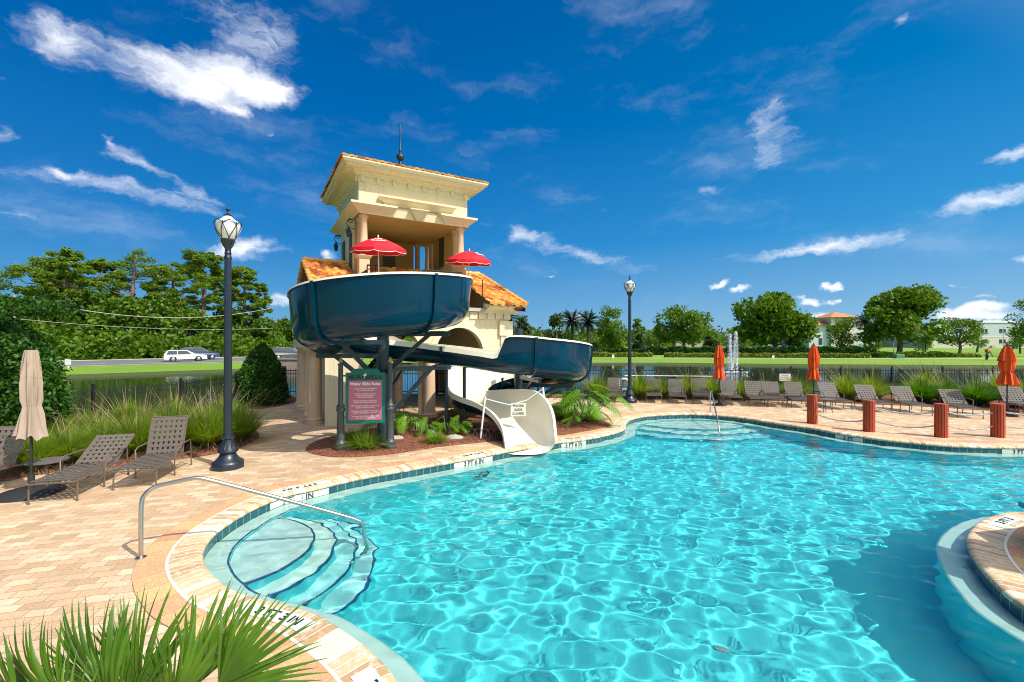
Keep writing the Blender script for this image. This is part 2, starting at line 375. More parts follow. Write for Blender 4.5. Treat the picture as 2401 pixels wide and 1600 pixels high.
def paver_mat(name, cols, rot, bw, bh, uvmap=False, tint=None, spk=.5):
    m, t, b = newmat(name); pos = t.n('ShaderNodeNewGeometry').outputs['Position']
    src = t.n('ShaderNodeUVMap').outputs[0] if uvmap else pos
    wob = t.vm('MULTIPLY', t.vm('SUBTRACT', t.noise(pos, 3.5, 2, .5, 0, 1), (.5, .5, .5)), (.05, .05, 0))
    mp = t.n('ShaderNodeMapping', i_Rotation=(0, 0, R(rot))); t.link(t.vm('ADD', src, wob), mp.inputs[0])
    br = t.n('ShaderNodeTexBrick', offset=.5, i_Color1=(0, 0, 0, 1), i_Color2=(1, 1, 1, 1), i_Mortar=(.5, .5, .5, 1), i_Scale=1.0, i_Mortar_Size=.005, i_Mortar_Smooth=.3, i_Brick_Width=bw, i_Row_Height=bh)
    t.link(mp.outputs[0], br.inputs['Vector'])
    v = t.math('ADD', t.math('MULTIPLY', t.n('ShaderNodeRGBToBW', i_0=br.outputs[0]).outputs[0], .75), t.math('MULTIPLY', t.math('SUBTRACT', t.noise(pos, 1.1, 4, .6), .35), .55))
    col = t.ramp(v, [(i / (len(cols) - 1), c) for i, c in enumerate(cols)])
    n = t.mapr(t.noise(pos, 70, 3, .7), .42, .75); col = t.mix(t.math('MULTIPLY', n, spk), col, (.50, .33, .19))
    n = t.mapr(t.noise(pos, 55, 2, .6), .55, .8); col = t.mix(t.math('MULTIPLY', n, .6), col, (.93, .86, .70))
    n = t.mapr(t.noise(pos, .7, 5, .65, .6), .5, .66); col = t.mix(t.math('MULTIPLY', n, .38), col, (.36, .23, .13))
    col = t.mix(t.math('MULTIPLY', br.outputs['Fac'], .75), col, (.25, .17, .10)); t.link(col, b.inputs['Base Color'])
    h = t.math('SUBTRACT', t.math('MULTIPLY', t.noise(pos, 45, 4, .6), .5), br.outputs['Fac'])
    t.link(t.n('ShaderNodeBump', i_Strength=.55, i_Distance=.006, i_Height=h).outputs[0], b.inputs['Normal']); b.inputs['Roughness'].default_value = .85
    return m
coping_m = brick_coping_mat()
tile_m = tile_mat('pool_tile', (.012, .075, .10), (.02, .11, .13), (.16, .30, .30))
paver_m = paver_mat('tan_pavers', [(.36, .225, .125), (.50, .33, .185), (.55, .385, .235), (.69, .54, .37), (.43, .27, .15), (.60, .435, .275)], -13, .25, .135, spk=.75)
band_m = paver_mat('orange_pavers', [(.50, .22, .10), (.62, .31, .15), (.66, .40, .16), (.54, .26, .14)], 0, .34, .30, True)
plaster = mat('pool_plaster', (.60, .82, .74), .7, noise=(60, .5, (.42, .70, .64)), coords='Position')
floor_m = mat('pool_floor_plaster', (.075, .71, .76), .7, noise=(1.2, .5, (.05, .61, .69)), coords='Position')

def pool_edge(line, sgn, nm):
    """sgn +1: the pool lies inside the line; -1: outside"""
    o = lambda d: offset(line, d * sgn)
    prof = [(.30, .004), (.05, .012), (.015, .008), (-.012, -.008), (-.018, -.03), (-.008, -.05), (.004, -.056)]
    if nm == 'coping':
        strip('pool_coping', [ring3(o(a), z) for a, z in prof], coping_m).update_tag()
    rings = [ring3(o(a), z) for a, z in prof]
    return rings
def tagst(o): o['kind'] = 'structure'; return o
for line, sg, lw in ((OUT, 1, .27), (ISL, -1, .27)):
    prof = [(.31, .006), (.05, .014), (.015, .010), (-.012, -.008), (-.018, -.03), (-.008, -.05), (.004, -.056)]
    tagst(strip('pool_coping', [ring3(offset(line, a * sg), z) for a, z in prof], coping_m))
    tagst(strip('paver_border', [ring3(offset(line, .62 * sg), .008), ring3(offset(line, .335 * sg), .008)], band_m))
    tagst(strip('coping_joint', [ring3(offset(line, .336 * sg), .010), ring3(offset(line, .309 * sg), .010)], mat('white_grout', (.8, .76, .66), .8)))
    tagst(strip('pool_tile_band', [ring3(line, -.05), ring3(line, LZ - .02)], tile_m, smooth=False))
    tagst(strip('pool_ledge', [ring3(line, LZ), ring3(offset(line, -lw * sg), LZ), ring3(offset(line, -(lw + .02) * sg), LZ - .02)], plaster, smooth=30))
    tagst(strip('pool_wall', [ring3(offset(line, -(lw + .02) * sg), LZ - .02), ring3(offset(line, -(lw + .03) * sg), FZ - .05)], floor_m, smooth=30))
tagst(sheet('pool_floor', OUT, [ISL], FZ, floor_m))
# entry steps: treads round the shallow nose, dark tile on every nosing
step_m = mat('step_plaster', (.34, .76, .76), .7, noise=(60, .5, (.25, .66, .68)), coords='Position'); nose = mat('navy_nosing_tile', (.010, .09, .20), .3)
def steps(c, radii, depths, a0, a1, nm, extra=None):
    for k, (r, z) in enumerate(zip(radii, depths)):
        n = 48; pts = [Vector((c[0] + r * math.cos(a0 + (a1 - a0) * i / n), c[1] + r * math.sin(a0 + (a1 - a0) * i / n))) for i in range(n + 1)]
        mb = MB(); cz = [Vector((c[0], c[1], z))]
        vs = [(c[0], c[1], z)] + [(p.x, p.y, z) for p in pts]
        mb.add(vs, [(0, 1 + i, 2 + i) for i in range(n)]); tagst(mb.build('pool_step', plaster if k < 2 else step_m))
        tagst(strip('pool_step_riser', [ring3(pts, z), ring3(pts, FZ - .05)], floor_m, closed=False))
        q = [Vector((c[0] + (r - .022) * math.cos(a0 + (a1 - a0) * i / n), c[1] + (r - .022) * math.sin(a0 + (a1 - a0) * i / n))) for i in range(n + 1)]
        o_ = [Vector((c[0] + (r + .003) * math.cos(a0 + (a1 - a0) * i / n), c[1] + (r + .003) * math.sin(a0 + (a1 - a0) * i / n))) for i in range(n + 1)]
        tagst(strip('step_nosing', [ring3(q, z + .004), ring3(o_, z + .004), ring3(o_, z - .05)], nose, closed=False, smooth=False))
steps((-3.75, 5.85), [1.05, 1.33, 1.60, 1.88], [-.30, -.55, -.80, -1.04], R(-110), R(112), 'a')
steps((6.1, 16.1), [2.3, 2.75, 3.2], [-.36, -.65, -.95], R(180), R(360), 'b')
# dark tile line along the inner edge of the ledge round the shallow nose
i0 = [i for i, p in enumerate(OUT) if p.x < -2.75 and p.y < 7.6]
runs = sorted(i0)
lo = offset(OUT, -.262); li = offset(OUT, -.285)
seg = [i for i in runs]
if seg:
    cut = next((k for k in range(1, len(seg)) if seg[k] != seg[k - 1] + 1), None)
    if cut: seg = seg[cut:] + seg[:cut]
    tagst(strip('ledge_nosing', [ring3([lo[i] for i in seg], LZ + .004), ring3([li[i] for i in seg], LZ + .004), ring3([li[i] for i in seg], LZ - .04)], nose, closed=False, smooth=False))

# water: a rippled surface of real waves
def wave_field(X, Y):
    rs = np.random.RandomState(5); H = np.zeros_like(X)
    for k in range(70):
        lam = .14 * (.68 / .14) ** rs.rand(); kk = 2 * PI / lam; th = rs.randn() * .8 + 1.15
        a = WAMP * lam ** 1.25 * (.5 + rs.rand()); H += a * np.sin(kk * (X * math.cos(th) + Y * math.sin(th)) + rs.rand() * 6.283 + .6 * np.sin(X * .7 + k) + .6 * np.cos(Y * .8 + 2 * k))
    return H
WAMP = .0029
st = .037; xs = np.arange(-4.4, 19.2, st); ys = np.arange(.3, 15.9, st)
GX, GY = np.meshgrid(xs, ys); GZ = WZ + wave_field(GX, GY)
def inside(px, py, poly):
    c = np.zeros(px.shape, bool); n = len(poly)
    for i in range(n):
        x1, y1 = poly[i]; x2, y2 = poly[i - 1]
        if y1 == y2: continue
        cond = ((y1 > py) != (y2 > py)) & (px < (x2 - x1) * (py - y1) / (y2 - y1) + x1); c ^= cond
    return c
msk = inside(GX, GY, [tuple(p) for p in offset(OUT, .12)[::2]]) & ~inside(GX, GY, [tuple(p) for p in offset(ISL, -.12)[::2]])
msk &= ~((GX > 15.5))
idx = -np.ones(GX.shape, int); idx[msk] = np.arange(msk.sum())
q = np.stack([idx[:-1, :-1], idx[:-1, 1:], idx[1:, 1:], idx[1:, :-1]], -1).reshape(-1, 4); q = q[(q >= 0).all(1)]
me = npmesh('pool_water', np.stack([GX[msk], GY[msk], GZ[msk]], -1), q); me.polygons.foreach_set('use_smooth', [True] * len(me.polygons))
m = bpy.data.materials.new('pool_water'); m.use_nodes = True; t = NT(m.node_tree)
gl = t.n('ShaderNodeBsdfGlass', i_IOR=1.33, i_Roughness=0.0, i_Color=(.93, 1, 1, 1))
t.link(gl.outputs[0], t.n('ShaderNodeOutputMaterial').inputs[0])
water = link('pool_water', me, m); water['kind'] = 'structure'; water.cycles.is_caustics_caster = True
for o in COL.objects:
    if o.type == 'MESH' and (o.name.startswith(('pool_floor', 'pool_step', 'pool_ledge', 'pool_wall', 'step_nosing', 'ledge_nosing'))): o.cycles.is_caustics_receiver = True
# the brick deck
DECK = [(-14, -3), (-14, 6), (-13, 9.0), (-10.6, 12.2), (-9.7, 14), (-10.0, 17), (-10.5, 20.6), (26, 20.6), (26, -3)]
deck = tagst(sheet('brick_deck', DECK, [offset(OUT, .3)[::2]], 0.0, paver_m))
tagst(sheet('brick_island', offset(ISL, -.3)[::2], [], 0.0, band_m if False else mat('orange_paving', (.62, .30, .15), .85, noise=(9, .8, (.72, .46, .28)), bump=(50, .4), coords='Position')))
# ---------------------------------------------------------------- the slide tower
def stucco(name, c, c2): return mat(name, c, .85, noise=(1.6, .7, c2), bump=(30, .25), coords='Object', streak=.45)
cream = stucco('cream_stucco', (.77, .65, .43), (.71, .58, .36))
trimc = stucco('pale_trim_stucco', (.80, .71, .49), (.74, .63, .41))
peach = stucco('cast_stone', (.74, .52, .33), (.68, .46, .30))
cream_bounce = stucco('bounce_tinted_stucco', (.60, .38, .12), (.52, .32, .10))  # cream stucco indoors, warm bounced light and shade put into its colour
black_m = mat('black_iron', (.018, .02, .022), .45)
shut = mat('olive_shutter', (.07, .075, .03), .6)
def tile_roof_mat():
    m, t, b = newmat('clay_roof_tile'); uv = t.n('ShaderNodeUVMap').outputs[0]
    cell = t.vm('FLOOR', uv); wn = t.n('ShaderNodeTexWhiteNoise', noise_dimensions='2D', i_Vector=cell)
    col = t.ramp(wn.outputs[0], [(0, (.36, .09, .02)), (.3, (.60, .20, .03)), (.6, (.78, .33, .05)), (1, (.82, .46, .12))])
    tc = t.n('ShaderNodeTexCoord').outputs['Object']
    n = t.mapr(t.noise(tc, 1.2, 4, .6), .5, .7); col = t.mix(t.math('MULTIPLY', n, .75), col, (.26, .06, .03))
    n = t.mapr(t.noise(tc, 14, 4, .6), .55, .8); col = t.mix(t.math('MULTIPLY', n, .5), col, (.70, .44, .22))
    t.link(col, b.inputs['Base Color']); b.inputs['Roughness'].default_value = .7; return m
roof_m = tile_roof_mat()
def tile_patch(name, a, b, c, d, parent, tw=.30, th=.42, amp=.075):
    """barrel tiles on the quad a,b (eave, left to right) c,d (ridge, right to left)"""
    a, b, c, d = map(Vector, (a, b, c, d)); nrm = (b - a).cross(d - a).normalized()
    W_ = (b - a).length; H_ = (d - a).length; nt = max(1, round(W_ / tw)); nr = max(1, round(H_ / th)); s = 8
    V = []; UVs = []; rows = []
    for r in range(nr):
        for e in (0, 1):
            f = (r + e) / nr; A = a.lerp(d, f); B = b.lerp(c, f)
            nn_ = nt * s + 1; row = []
            for i in range(nn_):
                u = i / (nn_ - 1); ph = u * nt; h = abs(math.sin(PI * (ph % 1))) ** .7 * amp if (int(ph * 1) % 1 == 0) else 0
                h = amp * (math.sin(2 * PI * ph) * .5 + .5) ** .8
                p = A.lerp(B, u) + nrm * (h + (.035 if e == 0 else -.005)); V.append(p); UVs.append((min(ph, nt - .001), r + (.02 if e == 0 else .98))); row.append(len(V) - 1)
            rows.append(row)
    q = []
    for k in range(len(rows) - 1):
        for i in range(len(rows[0]) - 1): q.append((rows[k][i], rows[k][i + 1], rows[k + 1][i + 1], rows[k + 1][i]))
    # front lip
    lip = []
    for i in rows[0]: V.append(V[i] - nrm * (amp + .03)); UVs.append(UVs[i]); lip.append(len(V) - 1)
    for i in range(len(lip) - 1): q.append((lip[i], lip[i + 1], rows[0][i + 1], rows[0][i]))
    me = npmesh(name, [tuple(v) for v in V], q, UVs); autosmooth(me, 40)
    return link(name, me, roof_m, parent)
def sqloft(mb, prof, hx, hy, cx=0, cy=0):
    vs = []; 
    for o, z in prof:
        for sx, sy in ((-1, -1), (1, -1), (1, 1), (-1, 1)): vs.append((cx + sx * (hx + o), cy + sy * (hy + o), z))
    fs = [(k * 4 + i, k * 4 + (i + 1) % 4, k * 4 + 4 + (i + 1) % 4, k * 4 + 4 + i) for k in range(len(prof) - 1) for i in range(4)]
    return mb.add(vs, fs)
def col_prof(h, r):
    return [(r * 1.45, 0), (r * 1.45, .06), (r * 1.25, .07), (r * 1.35, .12), (r * 1.1, .16), (r * 1.02, .2), (r * 1.0, h * .35), (r * .88, h - .26), (r * .95, h - .25), (r * .95, h - .22),
            (r * .88, h - .21), (r * .9, h - .14), (r * 1.15, h - .07), (r * 1.3, h - .06), (r * 1.3, h)]
TW = thing('slide_tower', 'cream stucco tower with orange tile roofs, open lookout and columns behind the slide', 'tower', (-4.474, 17.75, 0), R(30.1))
def arch_wall(x0, x1, y, th, z1, arches, spring, parent, nm, m, n=14):
    """wall from x0..x1 with round arches [(centre, radius)]"""
    mb = MB(); ya, yb = y - th / 2, y + th / 2; xs = [x0]
    edges = []
    cur = x0
    for c, r in arches:
        mb.bb(cur, c - r, ya, yb, 0, z1); cur = c + r
        pts = [(c + r * math.cos(PI - PI * k / n), spring + r * math.sin(PI * k / n)) for k in range(n + 1)]
        for k in range(n):
            (xa, za), (xb, zb) = pts[k], pts[k + 1]
            mb.add([(xa, ya, za), (xb, ya, zb), (xb, ya, z1), (xa, ya, z1), (xa, yb, za), (xb, yb, zb), (xb, yb, z1), (xa, yb, z1)],
                   [(0, 1, 2, 3), (4, 7, 6, 5), (0, 4, 5, 1)])
    mb.bb(cur, x1, ya, yb, 0, z1)
    return mb.build(nm, m, parent)
H1 = 3.62
arch_wall(-3.15, 3.15, -3.10, .34, H1, [(-1.16, .94), (1.16, .94)], 2.12, TW, 'front_arcade', cream)
arch_wall(-3.15, 3.15, 3.10, .34, H1, [(-1.16, .94), (1.16, .94)], 2.12, TW, 'rear_arcade', cream)
mb = MB()
for c in (-1.16, 1.16):
    mb.cut(); n = 18
    for k in range(n):
        a0, a1 = PI * k / n, PI * (k + 1) / n; q = []
        for a in (a0, a1):
            for r, y in ((.90, -3.32), (1.10, -3.32), (1.10, -3.27), (.90, -3.10)): q.append((c + r * math.cos(a), y, 2.12 + r * math.sin(a)))
        mb.add(q, [(0, 1, 5, 4), (1, 2, 6, 5), (3, 0, 4, 7)])
mb.build_each('arch_moulding', trimc, TW, 30)
MB().bb(-3.14, -2.86, -2.92, -1.9, 0, H1).bb(-3.14, -2.86, .9, 2.92, 0, H1).bb(-3.139, -2.861, -1.9, .9, 2.5, H1).build('side_wall', cream, TW)
MB().bb(2.86, 3.14, -2.92, 2.92, 0, H1).build('side_wall', cream, TW)
for (x, y) in ((-3.42, -2.55), (-3.42, -1.55), (-3.42, .7), (-3.42, 1.8), (0, -3.45), (0, 3.35), (-.1, 0)):
    h = 2.32 if y != 0 else 3.4
    MB().lathe(col_prof(h, .19), 20).build('column', peach, TW, 50, (x, y, 0))
MB().bb(-3.66, -3.16, -3.0, 2.9, 2.33, 2.62).bb(-3.56, -3.17, -2.95, 2.85, 2.62, 3.0).build('side_beam', trimc, TW)
# pilasters, plinth, panels and cornice of the lower storey
mb = MB()
for x in (-3.0, 3.0):
    s = 1 if x > 0 else -1
    mb.cut(); mb.bb(x - .22, x + .22, -3.33, -3.26, 0, 2.75)
    mb.bb(x - .30 , x + .25 , -3.38, -3.25, 2.75, 3.28)
mb.build_each('pilaster', trimc, TW); mb = MB().bb(-3.16, -2.1, -3.36, -3.27, 0, .35).cut().bb(2.1, 3.16, -3.36, -3.27, 0, .35); mb.build_each('plinth', trimc, TW)
mb = MB()
for k in range(3): mb.cut(); mb.bb(-3.2 + .42 * k * .8, -3.2 + .42 * k * .8 + .28, -3.315, -3.26, 3.34, 3.58)
for k in range(5): mb.cut(); mb.bb(1.55 + .34 * k, 1.55 + .34 * k + .28, -3.315, -3.26, 3.34, 3.58)
mb.build_each('frieze_panel', trimc, TW)
mb = MB()
for x0, x1 in ((-3.15, -2.1), (2.1, 3.15)):
    pr = [(-3.27, 3.55), (-3.33, 3.58), (-3.36, 3.64), (-3.62, 3.68), (-3.68, 3.74), (-3.80, 3.76), (-3.80, 3.82), (-3.2, 3.92)]
    xa, xb = (x0 - .32, x1) if x0 < 0 else (x0, x1 + .32)
    mb.cut(); mb.add([(x, y, z) for x in (xa, xb) for y, z in pr], [(i, i + 1, i + 9, i + 8) for i in range(7)] + [tuple(range(7, -1, -1)), tuple(range(8, 16))])
mb.build_each('eave_cornice', trimc, TW)
mb = MB()
for s in (-1, 1): mb.cut(); mb.add([(s * 3.10, -3.27, 3.6), (s * 3.10, 3.27, 3.6), (s * 3.10, 0, 5.34), (s * 3.14, -3.27, 3.6), (s * 3.14, 3.27, 3.6), (s * 3.14, 0, 5.34)], [(0, 1, 2), (5, 4, 3), (0, 3, 4, 1), (1, 4, 5, 2), (2, 5, 3, 0)])
mb.build_each('gable_wall', cream, TW)
RZ = 5.44; EZ = 3.84
for x0, x1 in ((-3.52, -2.03), (2.03, 3.52)): tile_patch('roof_slope', (x0, -3.9, EZ), (x1, -3.9, EZ), (x1, -.02, RZ), (x0, -.02, RZ), TW)
tile_patch('roof_slope', (3.52, 3.9, EZ), (-3.52, 3.9, EZ), (-3.52, .02, RZ), (3.52, .02, RZ), TW)
mb = MB()
for s in (-1, 1):
    for sg in (-1, 1):
        mb.cut()
        for k in range(11):
            a = Vector((s * 3.53, sg * 3.9, EZ)); b = Vector((s * 3.53, 0, RZ)); p, q = a.lerp(b, k / 11), a.lerp(b, (k + 1.12) / 11); mb.cyl(p + Vector((0, 0, .07)), q + Vector((0, 0, .03)), .085, .07, 8)
    mb.cut()
    for k in range(4): mb.cyl((s * (3.5 - .37 * k), 0, RZ + .06), (s * (3.5 - .37 * (k + 1.1)), 0, RZ + .04), .10, .085, 8)
mb.build_each('ridge_tile', roof_m, TW, 50)
mb = MB()
for s in (-1, 1):
    for sg in (-1, 1):
        a = Vector((s * 3.5, sg * 3.86, EZ - .09)); b = Vector((s * 3.5, 0, RZ - .06)); mb.cut(); mb.add([a, b, b - Vector((0, 0, .14)), a - Vector((0, 0, .14)), a - Vector((s * .36, 0, 0)), b - Vector((s * .36, 0, 0)), b - Vector((s * .36, 0, .14)), a - Vector((s * .36, 0, .14))],
              [(0, 1, 2, 3), (4, 7, 6, 5), (3, 2, 6, 7), (0, 4, 5, 1)])
mb.build_each('rake_board', mat('dark_red_fascia', (.22, .07, .04), .6), TW)
# balcony platform and lookout floor
MB().bb(-2.08, 2.08, -3.42, -1.9, 3.60, 3.72).bb(-1.98, 1.98, -1.9, 1.98, 3.5, 3.7).build('platform', mat('concrete', (.45, .42, .36), .8), TW)
def railing(mb, a, b, z0, z1, step=.11):
    a, b = Vector(a), Vector(b); n = max(2, int((b - a).length / step))
    for z in (z0 + .08, z1 - .12, z1): mb.cyl(a + Vector((0, 0, z)), b + Vector((0, 0, z)), .016 if z < z1 else .024, n=6)
    for i in range(n + 1): p = a.lerp(b, i / n); mb.cyl(p + Vector((0, 0, z0)), p + Vector((0, 0, z1)), .009 if i % 8 else .02, n=5)
mb = MB(); railing(mb, (-2.0, -3.36, 0), (-1.35, -3.36, 0), 3.72, 4.92); mb.cut(); railing(mb, (-.15, -3.36, 0), (1.2, -3.36, 0), 3.72, 4.92); mb.cut(); mb.cyl((2.03, -3.3, 3.72), (2.03, -3.3, 4.75), .02)
mb.cut(); railing(mb, (-2.03, -3.36, 0), (-2.03, -2.1, 0), 3.72, 4.75); mb.build_each('railing', black_m, TW)
# lookout storey
for x in (-1.80, 1.80):
    for y in (-1.85, 1.85):
        mb = MB().bb(x - .17, x + .17, y - .17, y + .17, 3.7, 5.42); sqloft(mb, [(0, 5.36), (.03, 5.38), (.08, 5.46), (.08, 5.54), (.0, 5.56), (-.16, 5.56)], .17, .17, x, y); mb.build('pedestal', peach, TW)
        MB().lathe(col_prof(1.33, .135), 20).build('column', peach, TW, 50, (x, y, 5.56))
for x, y in ((-1.80, -1.38), (1.80, -1.38), (1.80, 1.35), (1.32, 1.85)): MB().lathe(col_prof(3.17, .125), 16).build('column', peach, TW, 50, (x, y, 3.72))
MB().bb(-1.98, -1.80, -1.2, 1.62, 3.7, 6.89).cut().bb(-1.80, 1.12, 1.80, 1.98, 3.7, 6.89).cut().bb(1.80, 1.98, -1.2, 1.12, 3.7, 6.89).build_each('lookout_wall', cream_bounce, TW)
MB().bb(-2.0, -1.981, -1.2, 1.62, 3.7, 6.88).cut().bb(1.981, 2.0, -1.2, 1.12, 3.7, 6.88).build_each('outer_wall', cream, TW)
MB().bb(-1.95, 1.95, -2.0, 1.98, 6.90, 7.0).build('ceiling', cream_bounce, TW)
mb = MB()
for k in range(12): mb.bb(-.24, .30, 1.77, 1.80, 5.68 + .108 * k, 5.68 + .108 * k + .09)
mb.cut()
for k in range(12): mb.bb(1.77, 1.80, -.15, .38, 5.68 + .108 * k, 5.68 + .108 * k + .09)
for y in (-.7, .75):
    mb.cut()
    for k in range(14): mb.bb(-2.04, -2.0, y - .2, y + .2, 4.95 + .108 * k, 4.95 + .108 * k + .09)
mb.build_each('shutter', shut, TW)
mb = MB(); sqloft(mb, [(-.3, 6.885), (.02, 6.88), (.04, 6.93), (.26, 7.12), (.30, 7.14), (.30, 7.21), (-.02, 7.25)], 2.0, 2.05)
# leave the front middle open for the voussoirs
mb2 = MB()
for vs_i in range(0): pass
pr = [(0.0, 6.885), (.02, 6.88), (.04, 6.93), (.26, 7.12), (.30, 7.14), (.30, 7.21), (-.02, 7.25)]
mb = MB()
def run(x0, x1, o0=0, o1=0, sl0=0, sl1=0):
    n = len(pr); A = []; B = []
    for o, z in pr:
        t_ = (z - 6.88) / .33
        A.append((x0 - (o if o0 else 0) + sl0 * t_, -2.05 - o, z)); B.append((x1 + (o if o1 else 0) + sl1 * t_, -2.05 - o, z))
    mb.add(A + B, [(i, n + i, n + i + 1, i + 1) for i in range(n - 1)] + [tuple(range(n)), tuple(range(2 * n - 1, n - 1, -1))])
run(-2.0, -1.02, 1, 0, 0, .3); run(1.1, 2.0, 0, 1, -.3, 0)
for sx in (-1, 1):
    n = len(pr); A = [(sx * (2.0 + o), -2.05 - o, z) for o, z in pr]; B = [(sx * (2.0 + o), 2.05 + o, z) for o, z in pr]
    f = [(i, n + i, n + i + 1, i + 1) for i in range(n - 1)]; mb.add(A + B, f if sx < 0 else [q[::-1] for q in f])
n = len(pr); A = [(-2.0 - o, 2.05 + o, z) for o, z in pr]; B = [(2.0 + o, 2.05 + o, z) for o, z in pr]; mb.add(A + B, [(i + 1, n + i + 1, n + i, i) for i in range(n - 1)])
mb.build('entablature', trimc, TW)
mb = MB()
def wedge(xa0, xa1, xb0, xb1, z0, z1, yo0, yo1, lip=0):
    y0 = -2.0
    mb.add([(xa0, y0, z0), (xa1, y0, z0), (xb1, y0, z1), (xb0, y0, z1), (xa0, yo0, z0), (xa1, yo0, z0), (xb1, yo1, z1), (xb0, yo1, z1)],
           [(4, 5, 6, 7), (0, 4, 7, 3), (1, 2, 6, 5), (3, 7, 6, 2), (0, 1, 5, 4)])
    if lip: mb.bb(xb0 - .02, xb1 + .02, yo1 - .03, y0, z1, z1 + .035)
wedge(-1.02, -.05, -.76, -.26, 6.885, 7.19, -2.07, -2.14); mb.cut(); wedge(.13, 1.1, .36, .84, 6.885, 7.19, -2.07, -2.14)
mb.cut(); wedge(-.02, .10, -.28, .36, 6.882, 7.19, -2.10, -2.34, 1)
mb.cut(); wedge(-1.12, 1.22, -1.36, 1.44, 7.26, 7.46, -2.08, -2.34, 1)
mb.build_each('keystone', trimc, TW)
MB().bb(-2.0, 2.0, -2.05, 2.05, 7.0, 7.96).build('attic_wall', cream, TW)
mb = MB()
for k in range(8):
    x = -1.9 + k * 3.8 / 7
    for y in (-2.11, 2.11): mb.cut().box((x, y, 8.06), (.12, .10, .16))
    for x2 in (-2.06, 2.06): mb.cut().box((x2, -1.95 + k * 3.9 / 7, 8.06), (.10, .12, .16))
mb.build_each('dentil', trimc, TW)
mb = MB(); sqloft(mb, [(0, 7.95), (.035, 7.955), (.035, 8.13), (.13, 8.15), (.16, 8.21), (.22, 8.22), (.24, 8.27), (.46, 8.29), (.50, 8.36), (.55, 8.37), (.60, 8.44), (.60, 8.48)], 2.0, 2.05)
mb.build('roof_cornice', trimc, TW)
e = 2.62; zE = 8.50; AP = 9.45
for q in range(4):
    Rm = Matrix.Rotation(q * PI / 2, 3, 'Z'); a, b, c = Rm @ Vector((-e, -e - .04, zE)), Rm @ Vector((e, -e - .04, zE)), Vector((0, 0, AP))
    tile_patch('hip_slope', a, b, c + (b - a) * .01, c - (b - a) * .01, TW, .24, .36, .03)
MB().bb(-.2, .2, -.2, .2, AP - .15, AP + .08).lathe([(.16, 0), (.19, .05), (.10, .1), (.06, .2), (.05, .3), (.13, .36), (.16, .45), (.13, .54), (.05, .6), (.04, .65), (.06, .7), (.03, .75), (.028, 1.3), (.02, 1.72), (.001, 1.78)], 12, (0, 0, AP)).build('finial', black_m, TW, 40)
for y in (-1.45, 1.3):
    mb = MB(); x0 = -2.02
    mb.tube([(x0 - .26 * math.sin(t), y, 6.45 + .18 * (1 - math.cos(t))) for t in [0, .5, 1, 1.5, 2, 2.5, 3.1]], .014, 6)
    mb.tube([(x0 - .14 - .09 * math.cos(t) * (1 - t / 14), y, 6.72 + .09 * math.sin(t) * (1 - t / 14)) for t in [k * .5 for k in range(20)]], .012, 5)
    mb.lathe([(.02, 0), (.06, .02), (.085, .2), (.10, .21), (.03, .32), (.02, .36)], 6, (x0 - .2, y, 6.15)); mb.build('wall_lantern', black_m, TW)
# open stair inside the ground floor
mb = MB()
for k in range(14): mb.bb(-1.9 + .2 * k - .14, -1.9 + .2 * k + .14, .5, 1.5, .24 * k + .22, .24 * k + .27)
for y in (.47, 1.53): mb.box((-.6, y, 1.75), (4.1, .05, .2), M=Matrix.Rotation(-math.atan(1.2), 3, 'Y'))
mb.build('stair', mat('dark_steel', (.03, .035, .035), .5), TW)

# ---------------------------------------------------------------- the water slide
SL = thing('water_slide', 'open blue spiral water slide with cream inside, on dark steel posts', 'water slide', (-3.2, 10.9, 0))
OFF = Vector((-3.2, 10.9, 0))
c1, c2, RR = Vector((-3.2, 10.9)), Vector((.2, 13.72)), 1.58
K = []   # x, y, z, right wall, left wall   (key stations along the way down)
d0 = Vector((.501, -.865)); s0 = c1 + Vector((.865, .501)) * RR
for s, z in ((3.0, 3.55), (2.2, 3.46), (1.2, 3.28)): p = s0 - d0 * s; K.append((p.x, p.y, z, .6, .6))
for k in range(0, 13):
    a = R(30 - 25 * k); z = 3.04 - .085 * k; K.append((c1.x + .08 + 1.47 * math.cos(a), c1.y + 1.50 * math.sin(a), z, .52, [.9, 1.14, 1.18, 1.20, 1.22, 1.22, 1.22, 1.20, 1.16, 1.10, 1.0, .8, .55][k]))
K += [(-2.35, 12.50, 1.96, .50, .5), (-1.5, 12.38, 1.87, .50, .5), (-.75, 12.22, 1.77, .50, .5), (-.32, 12.16, 1.71, .52, .5), (-.12, 12.14, 1.69, .95, .5)]
for k in range(0, 13):
    a = R(-88 + 24.5 * k); z = 1.66 - .093 * k; hr = [1.02, 1.03, 1.04, 1.04, 1.04, 1.04, 1.04, 1.04, 1.04, 1.04, 1.02, .85, .5][k]
    K.append((c2.x + RR * math.cos(a), c2.y + RR * math.sin(a), z, hr, .5))
K += [(-.45, 12.35, .42, .42, .72), (.02, 11.75, .22, .45, .98), (.30, 11.15, .04, .42, .98), (.42, 10.75, -.06, .25, .75), (.47, 10.42, -.12, .06, .3)]
def cr(K, step=.14):
    out = []; n = len(K); A = np.array(K, float)
    for i in range(n - 1):
        a, b, c, d = A[max(i - 1, 0)], A[i], A[i + 1], A[min(i + 2, n - 1)]; m = max(1, int(round(np.linalg.norm((c - b)[:3]) / step)))
        for j in range(m):
            t = j / m; out.append(.5 * ((2 * b) + (c - a) * t + (2 * a - 5 * b + 4 * c - d) * t * t + (3 * b - a - 3 * c + d) * t ** 3))
    out.append(A[-1]); return np.array(out)
ST = cr(K); NS = len(ST)
